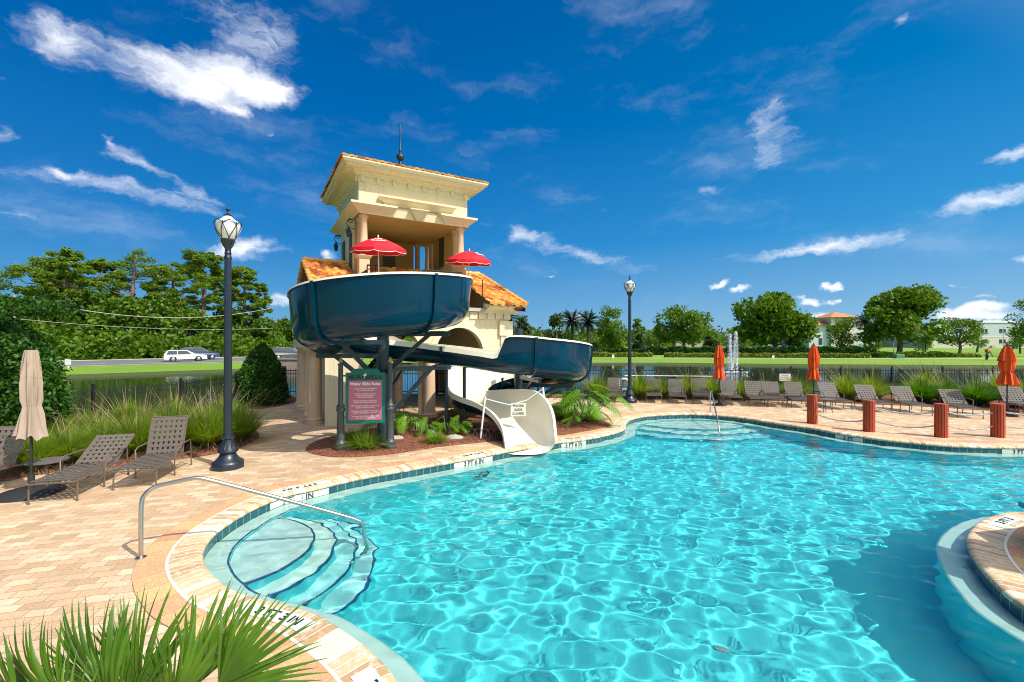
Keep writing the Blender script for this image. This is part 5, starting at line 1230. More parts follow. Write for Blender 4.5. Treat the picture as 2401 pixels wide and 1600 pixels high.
# the clipped bush at the left edge and the topiary by the tower
def bush(nm, label, loc, rx, ry, h, n, size, mt, seed, cone=0.0, cat='bush'):
    rs = np.random.RandomState(seed); o = thing(nm, label, cat, loc); u = rs.rand(n); th = rs.rand(n) * 2 * PI; z = u * h
    prof_ = np.where(u < .35, 1 - .06 * (1 - u / .35) ** 2, np.sqrt(np.maximum(0, 1 - ((u - .35) / .65) ** 2)))
    if cone: prof_ = np.maximum(.02, (1 - u ** cone)) ** .75 * (1 - .15 * (u < .08))
    wob = 1 + .07 * np.sin(3 * th + 4 * u) + .05 * np.sin(7 * th - 6 * u * 2) + .04 * rs.randn(n)
    r = prof_ * wob * (.86 + .16 * rs.rand(n)); k = rs.rand(n) < .15; z = np.where(k & (cone == 0), h * (.9 + .1 * rs.rand(n)), z)
    P_ = np.stack([rx * r * np.cos(th), ry * r * np.sin(th), z], 1); V, q = leaf_cards(P_, size, rs, 0, 1.8); link('foliage', npmesh('foliage', V, q), mt, o)
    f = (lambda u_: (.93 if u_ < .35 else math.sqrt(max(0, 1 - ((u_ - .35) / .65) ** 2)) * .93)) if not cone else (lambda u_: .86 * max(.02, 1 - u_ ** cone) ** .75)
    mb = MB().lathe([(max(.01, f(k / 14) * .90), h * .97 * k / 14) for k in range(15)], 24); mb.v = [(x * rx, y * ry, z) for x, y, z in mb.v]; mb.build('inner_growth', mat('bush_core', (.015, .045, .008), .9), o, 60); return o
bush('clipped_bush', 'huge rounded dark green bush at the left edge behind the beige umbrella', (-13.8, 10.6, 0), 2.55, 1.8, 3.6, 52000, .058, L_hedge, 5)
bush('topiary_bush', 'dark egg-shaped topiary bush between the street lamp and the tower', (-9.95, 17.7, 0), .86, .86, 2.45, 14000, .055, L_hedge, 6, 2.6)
# ornamental grass clumps
def grass_mesh(seed, n, L_, spread, w_, droop=.35):
    rs = np.random.RandomState(seed); a = rs.rand(n) * 2 * PI; lean = spread * np.abs(rs.rand(n) ** .7); L = L_ * (.6 + .45 * rs.rand(n)); br = .12 * rs.rand(n) ** .5; S = 5; V = []
    az2 = a + rs.randn(n) * .35
    for k in range(S + 1):
        t_ = k / S; r = br + L * lean * (t_ * .75 + .45 * t_ ** 2); z = L * (t_ * (1 - .25 * lean) - droop * lean * t_ ** 2.3) ; ww = w_ * (1 - t_) ** .6 * .5 + .001
        c = np.stack([r * np.cos(az2), r * np.sin(az2), z], 1); s_ = np.stack([-np.sin(az2), np.cos(az2), 0 * a], 1) * ww; V.append(c - s_); V.append(c + s_)
    V = np.stack(V, 1); q = []
    base = np.arange(n)[:, None] * (2 * S + 2)
    for k in range(S): q.append(base + np.array([[2 * k, 2 * k + 1, 2 * k + 3, 2 * k + 2]]))
    return npmesh('blades', V.reshape(-1, 3), np.concatenate(q, 0))
G_a = leaf_mat('grass_blades', (.16, .29, .02), (.36, .48, .06), .5, sc=1.5, c3=(.34, .27, .12)); G_b = leaf_mat('dark_grass_blades', (.06, .19, .01), (.16, .36, .02), .45, sc=1.5); G_s = mat('seed_stalks', (.27, .19, .10), .8)
def clump(label, loc, sc_, kind, group, seeds=True):
    if kind not in proto:
        o = thing('grass_clump', label, 'ornamental grass', loc, 0, group, sc_)
        sd, n, L_, sp, w_, mt = {'near1': (1, 1500, 1.12, .85, .014, G_a), 'near2': (2, 1500, 1.08, .95, .014, G_a), 'far1': (3, 900, 1.25, .75, .02, G_a), 'far2': (4, 900, 1.2, .8, .022, G_a), 'lush': (5, 900, 1.05, 1.0, .035, G_b), 'tuft': (6, 500, .42, 1.2, .014, G_a)}[kind]
        link('blades', grass_mesh(sd, n, L_, sp, w_), mt, o); link('dry_skirt', grass_mesh(sd + 20, n // 4, L_ * .5, 1.3, w_, .5), G_s, o)
        if seeds: link('seed_heads', grass_mesh(sd + 40, 36, L_ * 1.55, .8, .016 if 'near' in kind else .02, .12), G_s, o)
        proto[kind] = o; return o
    c = again(proto[kind], label, loc, random.random() * 6, sc_); c['group'] = group; return c
gl = 'ornamental grass clumps in the left bed'
for i_, (x, y, k_, s_, lb) in enumerate([(88, 1104, 'near1', .78, 'grass clump behind the beige umbrella pole'), (165, 1088, 'near2', .85, 'grass clump above the small round table'), (242, 1064, 'near1', .85, 'grass clump left of the upright lounger back'),
    (322, 1066, 'near2', 1.0, 'grass clump directly behind the upright lounger back'), (402, 1056, 'near1', 1.05, 'grass clump right of the upright lounger back'), (487, 1050, 'near2', 1.1, 'grass clump just left of the street lamp pole'),
    (560, 1036, 'near1', 1.0, 'rightmost grass clump of the left bed, right of the street lamp'), (300, 1025, 'near1', 1.0, 'grass clump in the back row by the pond, left of the lamp'), (410, 1018, 'near2', 1.05, 'back-row grass clump between upright lounger and lamp'),
    (200, 1042, 'near2', .9, 'back-row grass clump beside the huge bush'), (520, 1012, 'near1', 1.0, 'back-row grass clump behind the street lamp')]): clump(lb, tuple(P(x, y)), s_, k_, gl)
gr = 'ornamental grass clumps behind the far loungers'
for i_, (x, y, k_, s_, lb) in enumerate([(1400, 936, 'far1', .95, 'grass clump left of the life ring'), (1502, 936, 'far2', 1.05, 'grass clump right of the far street lamp'), (1552, 935, 'far1', .85, 'grass clump behind the first and second loungers right of the lamp'),
    (1614, 935, 'far2', 1.0, 'grass clump left of the leftmost orange umbrella'), (1672, 936, 'far1', .95, 'grass clump behind the leftmost orange umbrella'), (1742, 938, 'far2', .9, 'grass clump beneath the fountain jets'),
    (1795, 938, 'far1', .8, 'grass clump left of the small white notice'), (1868, 938, 'far2', .95, 'grass clump left of the middle orange umbrella'), (1985, 941, 'far1', 1.1, 'grass clump right of the middle orange umbrella'),
    (2045, 943, 'far2', 1.1, 'wide grass clump behind the second red bollard'), (2158, 946, 'lush', 1.15, 'dark green grass clump left of the third red bollard'), (2222, 948, 'lush', 1.1, 'dark green grass clump behind the third red bollard'),
    (2290, 952, 'lush', 1.1, 'dark green grass clump left of the right orange umbrella'), (2180, 932, 'far1', 1.15, 'seeding grass clump at the fence left of the right orange umbrella'), (2350, 938, 'far2', 1.15, 'seeding grass clump at the fence behind the right orange umbrella'), (2410, 958, 'lush', 1.1, 'dark green grass clump at the right edge of the photo')]): clump(lb, tuple(P(x, y)), s_, k_, gr)
gt = 'small grass tufts round the slide'
for x, y, s_, lb in ((858, 1052, 1.3, 'bright low grass tuft under the rules sign'), (820, 1036, .9, 'small grass tuft behind the left sign post'), (1020, 1040, .8, 'small grass tuft right of the rules sign'), (1330, 985, 1.2, 'grass tuft in the mulch right of the slide mouth'), (1300, 970, 1.0, 'grass tuft in the mulch behind the slide mouth'), (1390, 990, .9, 'grass tuft beside the big split-leaf plant')): clump(lb, tuple(P(x, y)), s_, 'tuft', gt, False)
# split-leaf philodendrons
phil = leaf_mat('split_leaf', (.07, .25, .008), (.22, .42, .02), .4, .35, sc=2.5, gloss=.5); stemm = mat('green_stem', (.10, .16, .04), .6)
def split_leaf(L_, W_, rs, nl=7):
    """one lobed leaf in its own plane: x across, y along, drooping tip"""
    V = []; q = []
    def z(y): return -.38 * L_ * (max(0, y) / L_) ** 2
    for j in range(nl):
        y0 = L_ * (j + .2) / nl * .92; ln = W_ * .5 * math.sin(PI * (.22 + .7 * j / nl)) ** .8
        for s in (-1, 1):
            for sub in (0, 1):
                a = R(38 + 28 * (j / nl)) + (sub - .5) * .28; dx, dy = s * math.cos(a), math.sin(a); w0 = L_ / nl * .72; yy = y0 + (sub - .5) * w0; l2 = ln * (1 - .2 * sub)
                m = (dx * l2 * .55, yy + dy * l2 * .55); e = (dx * l2, yy + dy * l2 * .9); k0 = len(V)
                pts = [(0, yy - w0 * .5), (m[0] - 0, m[1] - w0 * .45), e, (m[0], m[1] + w0 * .4), (0, yy + w0 * .5)]
                V += [(x, y, z(y) - .25 * abs(x)) for x, y in pts]; q += [(k0, k0 + 1, k0 + 3, k0 + 4), (k0 + 1, k0 + 2, k0 + 3, k0 + 3)]
    return V, q
def phil_mesh(seed, nleaf, L_, stem):
    rs = np.random.RandomState(seed); vs = []; fs = []; mb = MB()
    for k in range(nleaf):
        a = 2 * PI * k / nleaf * 2.4 + rs.rand() * .7; el_ = R(30 + 55 * rs.rand()); sl = stem * (.6 + .6 * rs.rand()); tip = Vector((math.cos(a) * math.cos(el_), math.sin(a) * math.cos(el_), math.sin(el_))) * sl; tip.z = abs(tip.z)
        mb.tube([(0, 0, 0), tuple(tip * .55 + Vector((0, 0, .08 * sl))), tuple(tip)], .010, 5)
        l = L_ * (.7 + .5 * rs.rand()); V, q = split_leaf(l, l * .95, rs); M = Matrix.Translation(tip) @ Matrix.Rotation(a - PI / 2, 4, 'Z') @ Matrix.Rotation(R(10 - 35 * rs.rand()), 4, 'X') @ Matrix.Rotation(rs.randn() * .3, 4, 'Y')
        k0 = len(vs); vs += [M @ Vector(v) for v in V]; fs += [tuple(dict.fromkeys(i + k0 for i in f)) for f in q]
    me = bpy.data.meshes.new('leaves'); me.from_pydata(vs, [], fs); me.update(); return me, mb
def philo(label, loc, kind, sc_=1.0):
    key = 'phil' + kind
    if key in proto: return again(proto[key], label, loc, random.random() * 6, sc_)
    o = thing('split_leaf_plant', label, 'leafy plant', loc, 0, 'split-leaf plants round the slide', sc_); sd, n, L_, st_ = {'big': (1, 34, .50, .95), 'mid': (2, 14, .42, .6), 'small': (3, 9, .28, .34)}[kind]
    me, mb = phil_mesh(sd, n, L_, st_); link('leaves', me, phil, o); mb.build('stems', stemm, o, 60); proto[key] = o; return o
for x, y, k_, s_, lb in ((1375, 990, 'big', 1.25, 'largest split-leaf plant, in the mulch right of the slide mouth'), (1325, 975, 'mid', 1.2, 'split-leaf plant left of the largest one'), (1180, 958, 'mid', 1.25, 'split-leaf plant under the lower slide bend, by its post'), (1235, 962, 'mid', .95, 'split-leaf plant right of the slide post'),
    (940, 1012, 'mid', 1.35, 'yellow-green split-leaf plant right of the rules sign'), (1062, 985, 'small', 1.4, 'split-leaf plant left of the blue slide bend, near the column'), (1000, 1022, 'small', 1.3, 'small split-leaf plant in the middle of the mulch bed'), (1046, 1022, 'small', 1.35, 'small split-leaf plant left of the wire edging'), (1078, 1018, 'small', 1.3, 'small split-leaf plant touching the wire edging')):
    philo(lb, tuple(P(x, y)), k_, s_)
for x, y, k_, s_, lb in ((1350, 1002, 'mid', .9, 'low split-leaf plant in front of the largest one'), (1150, 968, 'small', 1.5, 'split-leaf plant in the shade behind the slide chute')): philo(lb, tuple(P(x, y)), k_, s_)
o = thing('wire_edging', 'scrolled wire garden edging beside the slide mouth', 'garden edging', P(1095, 1036)); mb = MB()
for k in range(5):
    x = .16 * k; mb.tube([(x, 0, 0), (x, .0, .22), (x + .04, 0, .30), (x + .12, 0, .33), (x + .20, 0, .30), (x + .24, 0, .22), (x + .24, 0, 0)], .006, 5); mb.tube([(x + .12 + .05 * math.cos(a * .7) * (1 - a / 16), 0, .15 + .05 * math.sin(a * .7) * (1 - a / 16)) for a in range(14)], .005, 4)
mb.build('scrolls', mat('rusty_wire', (.10, .06, .04), .7), o, 60)
rs = np.random.RandomState(8)
for x, y, lb in ((925, 1032, 'pale flat stone in the mulch right of the rules sign'), (1010, 1018, 'small grey stone in the middle of the mulch bed'), (1065, 1030, 'grey stone beside the wire edging')):
    mb = MB().sphere((0, 0, .04), .16, 10, (1.5, 1, .45)); mb.v = [tuple(np.array(v) * (1 + .12 * rs.randn(3))) for v in mb.v]; tag(mb.build('garden_stone', mat('pale_stone', (.45, .42, .38), .8, noise=(9, .6, (.3, .28, .25))), None, 60, P(x, y)), lb, 'stone', 'stones in the mulch')
# the fan palm in the foreground
fanm = leaf_mat('fan_palm_blades', (.035, .11, .006), (.11, .23, .012), .3, .4, sc=4, c3=(.17, .23, .12), gloss=.5)
FP = thing('fan_palm', 'spiky green fan palm filling the lower left corner', 'palm', (-1.75, 1.95, 0)); FO = Vector((-1.75, 1.95, 0))
def fan(hub, tipdir, L_, spread, nb, seed, twist=0.0):
    nb = int(nb * 1.3); rs = np.random.RandomState(seed); hub = Vector(hub) - FO; d = Vector(tipdir).normalized(); s = d.cross(Vector((0, -1, .35))).normalized(); s = Matrix.Rotation(twist, 3, d) @ s; nrm = s.cross(d).normalized(); V = []; q = []
    for k in range(nb):
        f = (k / (nb - 1) - .5) * 2; a = f * spread; l = L_ * (1 - .22 * abs(f) ** 1.5) * (.93 + .12 * rs.rand()); e = (d * math.cos(a) + s * math.sin(a)).normalized(); w_ = s * math.cos(a) - d * math.sin(a); drp = .10 * rs.rand() + .03; S = 7; k0 = len(V); tw_ = rs.randn() * .6; curl = rs.randn() * .05
        for j in range(S + 1):
            t_ = j / S; c = hub + e * l * t_ + nrm * (.06 * math.sin(t_ * PI) * (1 - abs(f))) - Vector((0, 0, 1)) * drp * l * t_ ** 3 + w_ * curl * l * t_ ** 2; hw = .0145 * (L_ / .6) * (min(1, .25 + 2.2 * t_) if t_ < .4 else max(.03, (1 - t_) / .6) ** .75); wv = (w_ * math.cos(tw_) + nrm * math.sin(tw_)) * hw
            V += [c - wv, c + nrm * hw * .5, c + wv]
        for j in range(S): b_ = k0 + 3 * j; q += [(b_, b_ + 1, b_ + 4, b_ + 3), (b_ + 1, b_ + 2, b_ + 5, b_ + 4)]
    o = link('frond', npmesh('frond', [tuple(v) for v in V], q), fanm, FP)
    mb = MB(); mb.tube([(0, 0, .35), tuple(hub * .5 + Vector((0, 0, .22))), tuple(hub)], [.014, .011, .008], 6); mb.build('stem', stemm, o, 60)
def px3(x, y, Y): return at(x, Y, y)
for (hx, hy, hY, tx, ty, tY, sp, nb, sd, tw) in [
    (512, 1610, 2.05, 742, 1440, 2.15, 58, 26, 1, .15), (440, 1625, 2.2, 560, 1352, 2.35, 30, 22, 2, .5), (330, 1640, 2.3, 352, 1352, 2.4, 34, 20, 3, .2), (262, 1625, 2.2, 165, 1398, 2.3, 40, 20, 4, -.1),
    (150, 1640, 2.0, 40, 1448, 2.05, 42, 18, 5, -.3), (40, 1640, 1.9, -110, 1500, 1.95, 45, 16, 6, -.4), (400, 1660, 2.0, 470, 1420, 2.05, 34, 20, 7, .8), (300, 1690, 1.9, 285, 1450, 1.9, 36, 18, 8, .0), (180, 1700, 1.85, 150, 1520, 1.85, 50, 18, 9, .3)]:
    h_ = px3(hx, hy, hY); t_ = px3(tx, ty, tY); fan(h_, t_ - h_, (t_ - h_).length * 1.0, R(sp), nb, sd, tw)
MB().tube([(0, 0, 0), (0, 0, .2), (0, 0, .42)], [.12, .11, .07], 12).build('trunk', bark, FP, 60)
# ---------------------------------------------------------------- fences, fountain, signs, wires, buildings, cars, worker
def fence(pts, label, step=.12):
    base = Vector((pts[0][0], pts[0][1], 0)); o = thing('iron_fence', label, 'fence', base, group='black iron picket fences by the pond'); pk = MB(); rl = MB()
    for i in range(len(pts) - 1):
        a, b = Vector((*pts[i], 0)) - base, Vector((*pts[i + 1], 0)) - base; L_ = (b - a).length; n = int(L_ / step)
        for z in (.16, 1.0, 1.16): rl.box((a + b) / 2 + Vector((0, 0, z)), (L_, .03, .035), math.atan2(b.y - a.y, b.x - a.x))
        for k in range(n + 1): p = a.lerp(b, k / n); pk.box(p + Vector((0, 0, .64)), (.017, .017, 1.22), math.atan2(b.y - a.y, b.x - a.x))
        m_ = max(1, round(L_ / 2.4))
        for k in range(m_ + (1 if i == len(pts) - 2 else 0)):
            p = a.lerp(b, k / m_); q = MB().bb(-.035, .035, -.035, .035, 0, 1.28); q.sphere((0, 0, 1.33), .05, 8); q.build('post', black_m, o, None, p)
    pk.build('pickets', black_m, o); rl.build('rails', black_m, o); return o
fence([(-14.0, 9.6), (-11.9, 12.6), (-10.75, 14.4), (-10.7, 17.2), (-10.75, 20.9)], 'black picket fence section behind the left grass bed and topiary')
fence([(-10.7, 20.95), (27.5, 20.95)], 'long black picket fence along the pond behind the far loungers')
# fountain
def jets():
    Yf = 38.5; p = at(1716, Yf); o = thing('fountain', 'white twin-jet fountain spraying up from the pond', 'fountain', (p.x, Yf, PZ)); rs = np.random.RandomState(4)
    wm = mat('spray_water', (.9, .93, .96), .4, spec=.8)
    for dx, H_, nm_ in ((-.22, 3.45, 'jet'), (.34, 3.65, 'jet')):
        C_ = []
        for k in range(1500):
            t_ = rs.rand() ** .8; up = rs.rand() < .55
            if up: x = dx * t_ + rs.randn() * .03 * (1 + 2 * t_); z = H_ * t_
            else: x = dx * (1 + .3 * (1 - t_)) + rs.randn() * (.03 + .10 * (1 - t_)); z = H_ * t_ - .1 * rs.rand()
            C_.append((x, rs.randn() * (.04 + .08 * (not up)), z))
        V, q = leaf_cards(np.array(C_), .045, rs, 0, 2.0); link(nm_, npmesh('jet', V, q), wm, o)
        MB().tube([(0, 0, 0), (dx * .5, 0, H_ * .5), (dx, 0, H_ * .97)], [.05, .045, .02], 6).build('core', wm, o, 60)
    C_ = np.stack([rs.randn(900) * .5, rs.randn(900) * .5, np.abs(rs.randn(900)) * .12], 1); V, q = leaf_cards(C_, .06, rs); link('splash', npmesh('splash', V, q), wm, o)
    MB().lathe([(.0, -.1), (.4, -.1), (.4, .06), (.1, .1), (.0, .1)], 16).build('float', black_m, o, 40)
jets()
# life ring, rescue pole and pond notice on the fence
p = at(1459, 20.75); o = thing('life_ring', 'white life ring hanging on a blue post by the far fence', 'life ring', (p.x, 20.55, 0)); n = 28
MB().tube([(.25 * math.cos(2 * PI * k / n), -.08, .55 + .25 * math.sin(2 * PI * k / n)) for k in range(n)], .055, 10, closed=True).build('ring', wh, o, 60)
MB().cyl((-.05, 0, 0), (-.05, 0, 1.22), .035, n=10).sphere((-.05, 0, 1.2), .06, 8).build('post', mat('blue_post', (.02, .22, .42), .4), o, 40)
a, b = at(1464, 20.7, 881), at(1680, 20.7, 883); tag(MB().cyl((0, 0, 0), b - a, .02, n=8).build('rescue_pole', wh, None, 40, a), 'long white rescue pole lying along the far fence', 'rescue pole')
p = at(1840, 20.85, 885); o = MB().box((0, 0, 0), (.52, .012, .33)).build('pond_notice', mat('sign_cream', (.78, .76, .62), .5), None, None, p); tag(o, 'small white notice on the pond fence above the loungers', 'notice')
for i_, tx in enumerate(('NOTICE', 'NO FISHING', 'OR SWIMMING')):
    me = text_mesh(tx, .075, .001); q = link('lettering', me, mk_b, o); q.rotation_euler = (R(90), 0, 0); q.location = (0, -.009, .09 - .09 * i_)
# wooden bench inside the arcade
# overhead wires and their poles
wirem = mat('pale_cable', (.42, .42, .40), .5)
def wire(a, b, sag, label, r=.035):
    a, b = Vector(a), Vector(b); pts = [a.lerp(b, t / 24) - Vector((0, 0, sag * 4 * (t / 24) * (1 - t / 24))) - a for t in range(25)]; tag(MB().tube(pts, r, 5).build('overhead_wire', wirem, None, 60, a), label, 'wire', 'overhead wires along the road')
wire(at(32, 52, 694), at(640, 66, 722), 2.0, 'upper pale overhead wire crossing the forest', .04); wire(at(-160, 50, 702), at(32, 52, 694), .4, 'short overhead wire leaving the pole at the left edge', .035)
wire(at(40, 52, 748), at(640, 66, 770), .6, 'lower thin overhead wire in front of the leafy trees', .022)
p = at(33, 52); tag(MB().cyl((0, 0, -.1), (0, 0, 8.0), .14, .11, 10).box((0, 0, 7.6), (1.4, .1, .1)).build('utility_pole', mat('weathered_pole', (.34, .31, .27), .85), None, 40, (p.x, p.y, LAWN)), 'grey wooden utility pole at the left edge behind the huge bush', 'utility pole')
p = at(528, 72); tag(MB().cyl((0, 0, -.1), (0, 0, 5.2), .35, .2, 10).build('broken_trunk', bark, None, 40, (p.x, p.y, LAWN)), 'grey broken tree trunk by the road behind the street lamp', 'tree trunk')
def thin_lamp(px, Y, yt, label, arms, m_):
    p = at(px, Y); H = CAMZ + (800 - yt) / F * Y - LAWN; o = thing('light_pole', label, 'light pole', (p.x, Y, LAWN), group='light poles beyond the lawn'); MB().cyl((0, 0, 0), (0, 0, H), .09, .06, 8).build('pole', m_, o, 40)
    mb = MB()
    if arms: mb.box((-.8, 0, H), (1.0, .3, .12)).box((.8, 0, H), (1.0, .3, .12)).box((0, 0, H - .05), (1.4, .06, .06))
    else: mb.lathe([(.06, 0), (.22, .15), (.24, .5), (.1, .75), (.02, .95)], 8, (0, 0, H))
    mb.build('lamp_head', m_, o)
thin_lamp(2170, 76, 782, 'thin dark lamp post right of the tallest oak', False, lampm); thin_lamp(2352, 150, 767, 'tall pale double-headed light pole before the long building', True, mat('galvanised', (.5, .52, .53), .4, .6))
p = at(2095, 70); tag(MB().cyl((0, 0, 0), (0, 0, 2.3), .05, n=8).build('sign_post', mat('galvanised', (.5, .52, .53), .4, .6), None, 40, (p.x, p.y, LAWN)), 'thin grey post beside the green utility box', 'post')
p = at(2106, 66); tag(MB().box((0, 0, .3), (1.25, .8, .6), bev=.04).build('utility_box', mat('utility_green', (.06, .20, .12), .5), None, None, (p.x, p.y, LAWN)), 'green utility box on the lawn below the tallest oak', 'utility box')
for px_, Y, h_, lb in ((1437, 62, .75, 'small white marker post on the lawn left of the far street lamp'), (1812, 60, .7, 'small pale marker post on the lawn behind the middle orange umbrella'), (160, 42, 1.0, 'small white sign on the verge beside the road at the left')):
    p = at(px_, Y); tag(MB().box((0, 0, h_ * .5), (.07, .07, h_)).box((0, -.05, h_ * .62), (.32 if Y > 50 else .55, .03, h_ * .55)).build('marker_sign', wh, None, None, (p.x, p.y, LAWN)), lb, 'marker sign')
# headwall of the culvert across the pond
tag(MB().bb(-2.6, 2.6, -.2, .2, -.8, .75).bb(-2.8, 2.8, -.3, .3, .75, .9).build('culvert_headwall', mat('aged_concrete', (.34, .27, .20), .9, noise=(2, .7, (.22, .18, .14)), bump=(8, .5)), None, None, (-21.5, 43.2, 0)), 'low weathered concrete headwall on the far pond bank left of the tower', 'wall')
# buildings
blue_w = mat('pale_blue_wall', (.50, .58, .62), .8, noise=(.3, .4, (.55, .60, .62))); beige_w = mat('pale_beige_wall', (.62, .58, .46), .8); glass_w = mat('dark_glass', (.03, .05, .07), .1); whitet = mat('white_trim', (.75, .75, .73), .6); ter = mat('terracotta_roof', (.50, .17, .07), .8, noise=(1, .6, (.60, .26, .12)))
B = thing('long_building', 'long two-storey pale building with flat roof at the right edge', 'building', (156, 165, LAWN), R(-3))
MB().bb(0, 95, 0, 26, 4.2, 9.3).build('upper_wall', blue_w, B); MB().bb(.02, 95, .02, 26, 0, 4.2).build('lower_wall', beige_w, B); MB().bb(-.2, 95.2, -.25, .3, 9.3, 9.65).bb(21, 32, 3, 12, 9.3, 10.3).build('parapet', whitet, B); MB().bb(0, 95, -.06, .0, 4.1, 4.3).build('string_course', whitet, B)
for k in range(12):
    x = 3.5 + k * (5.8 if k < 1 else 6.35) + (0 if k < 2 else 2.5)
    for z in (5.6, 1.7):
        w_ = MB().bb(-1.1, 1.1, -.05, .04, 0, 1.5).build('window', glass_w, B, None, (x, 0, z)); MB().bb(-.05, .05, -.09, -.05, 0, 1.5).bb(-1.16, 1.16, -.09, -.02, -.08, 0).bb(-1.16, 1.16, -.09, -.02, 1.5, 1.58).build('frame', whitet, w_)
MB().bb(-.9, .9, -.06, .02, 0, 3.2).build('door', mat('teal_door', (.12, .30, .36), .5), B, None, (29.5, 0, 0)); MB().bb(-.6, .6, -.8, .0, 0, .9).build('air_unit', mat('grey_unit', (.4, .4, .4), .6), B, None, (21.0, -.2, 0))
B2 = thing('tile_roofed_building', 'pale building with a terracotta hipped tower roof behind the bushy tree', 'building', (108.5, 162, LAWN), R(-3))
MB().bb(0, 24, 0, 18, 0, 8.3).build('wall', blue_w, B2); MB().bb(7.0, 15.5, -1.2, 8, 0, 11.2).build('tower_wall', beige_w, B2)
def hip(x0, x1, y0, y1, z0, h, nm, par):
    s = min(x1 - x0, y1 - y0) / 2; cx0, cx1 = x0 + s, x1 - s; cy_ = (y0 + y1) / 2; return MB().add([(x0, y0, z0), (x1, y0, z0), (x1, y1, z0), (x0, y1, z0), (cx0, cy_, z0 + h), (cx1 + .01, cy_, z0 + h)], [(0, 1, 5, 4), (1, 2, 5), (2, 3, 4, 5), (3, 0, 4), (3, 2, 1, 0)]).build(nm, ter, par)
hip(6.0, 16.5, -2.2, 9, 11.2, 2.2, 'tower_roof', B2); hip(2.0, 8.5, -.6, 8, 8.3, 2.0, 'low_roof', B2); hip(17, 26, -.6, 8, 8.6, 1.6, 'low_roof', B2)
MB().bb(-.6, .6, -.06, .04, 0, 2.4).build('window', glass_w, B2, None, (4, 0, 1.2)); MB().bb(-1.2, 1.2, -.06, .04, 0, 3.0).build('window', mat('brown_louvre', (.20, .17, .14), .7), B2, None, (11.2, -1.2, 6.6))
for k in range(9): MB().bb(0, .5, -1.26, -1.19, .0, .55).build('quoin', whitet, B2, None, (7.0 , 0, 4.6 + k * .72))
p = at(1632, 118); tag(MB().bb(-5.5, 5.5, -.3, .3, 0, 2.3).bb(-5.7, 5.7, -.4, .4, 2.3, 2.5).build('garden_wall', mat('grey_wall', (.38, .35, .31), .85), None, None, (p.x, p.y, LAWN)), 'low grey garden wall seen under the spreading oak', 'wall')
# small footbridge and cars
tyre = mat('tyre', (.015, .015, .015), .8); rimm = mat('alloy_rim', (.5, .5, .52), .3, .8); lamp_w = mat('headlight', (.7, .72, .75), .1); lamp_r = mat('tail_light', (.4, .01, .01), .2)
CARS = {'wagon': [(-2.35, .42), (-2.38, .8), (-2.3, 1.05), (-2.0, 1.5), (-1.6, 1.56), (.1, 1.53), (.95, 1.05), (2.05, .92), (2.35, .72), (2.38, .42)],
        'suv': [(-2.3, .45), (-2.35, .9), (-2.25, 1.15), (-2.05, 1.62), (-1.5, 1.72), (.3, 1.68), (1.05, 1.15), (2.1, 1.02), (2.32, .8), (2.33, .45)],
        'pickup': [(-2.9, .55), (-2.92, 1.15), (-.95, 1.17), (-.8, 1.72), (-.5, 1.85), (.75, 1.83), (1.4, 1.25), (2.7, 1.15), (2.85, .9), (2.86, .5)],
        'sedan': [(-2.35, .42), (-2.38, .85), (-2.2, 1.02), (-1.65, 1.06), (-1.0, 1.40), (.1, 1.42), (.95, 1.02), (2.05, .9), (2.32, .7), (2.35, .42)]}
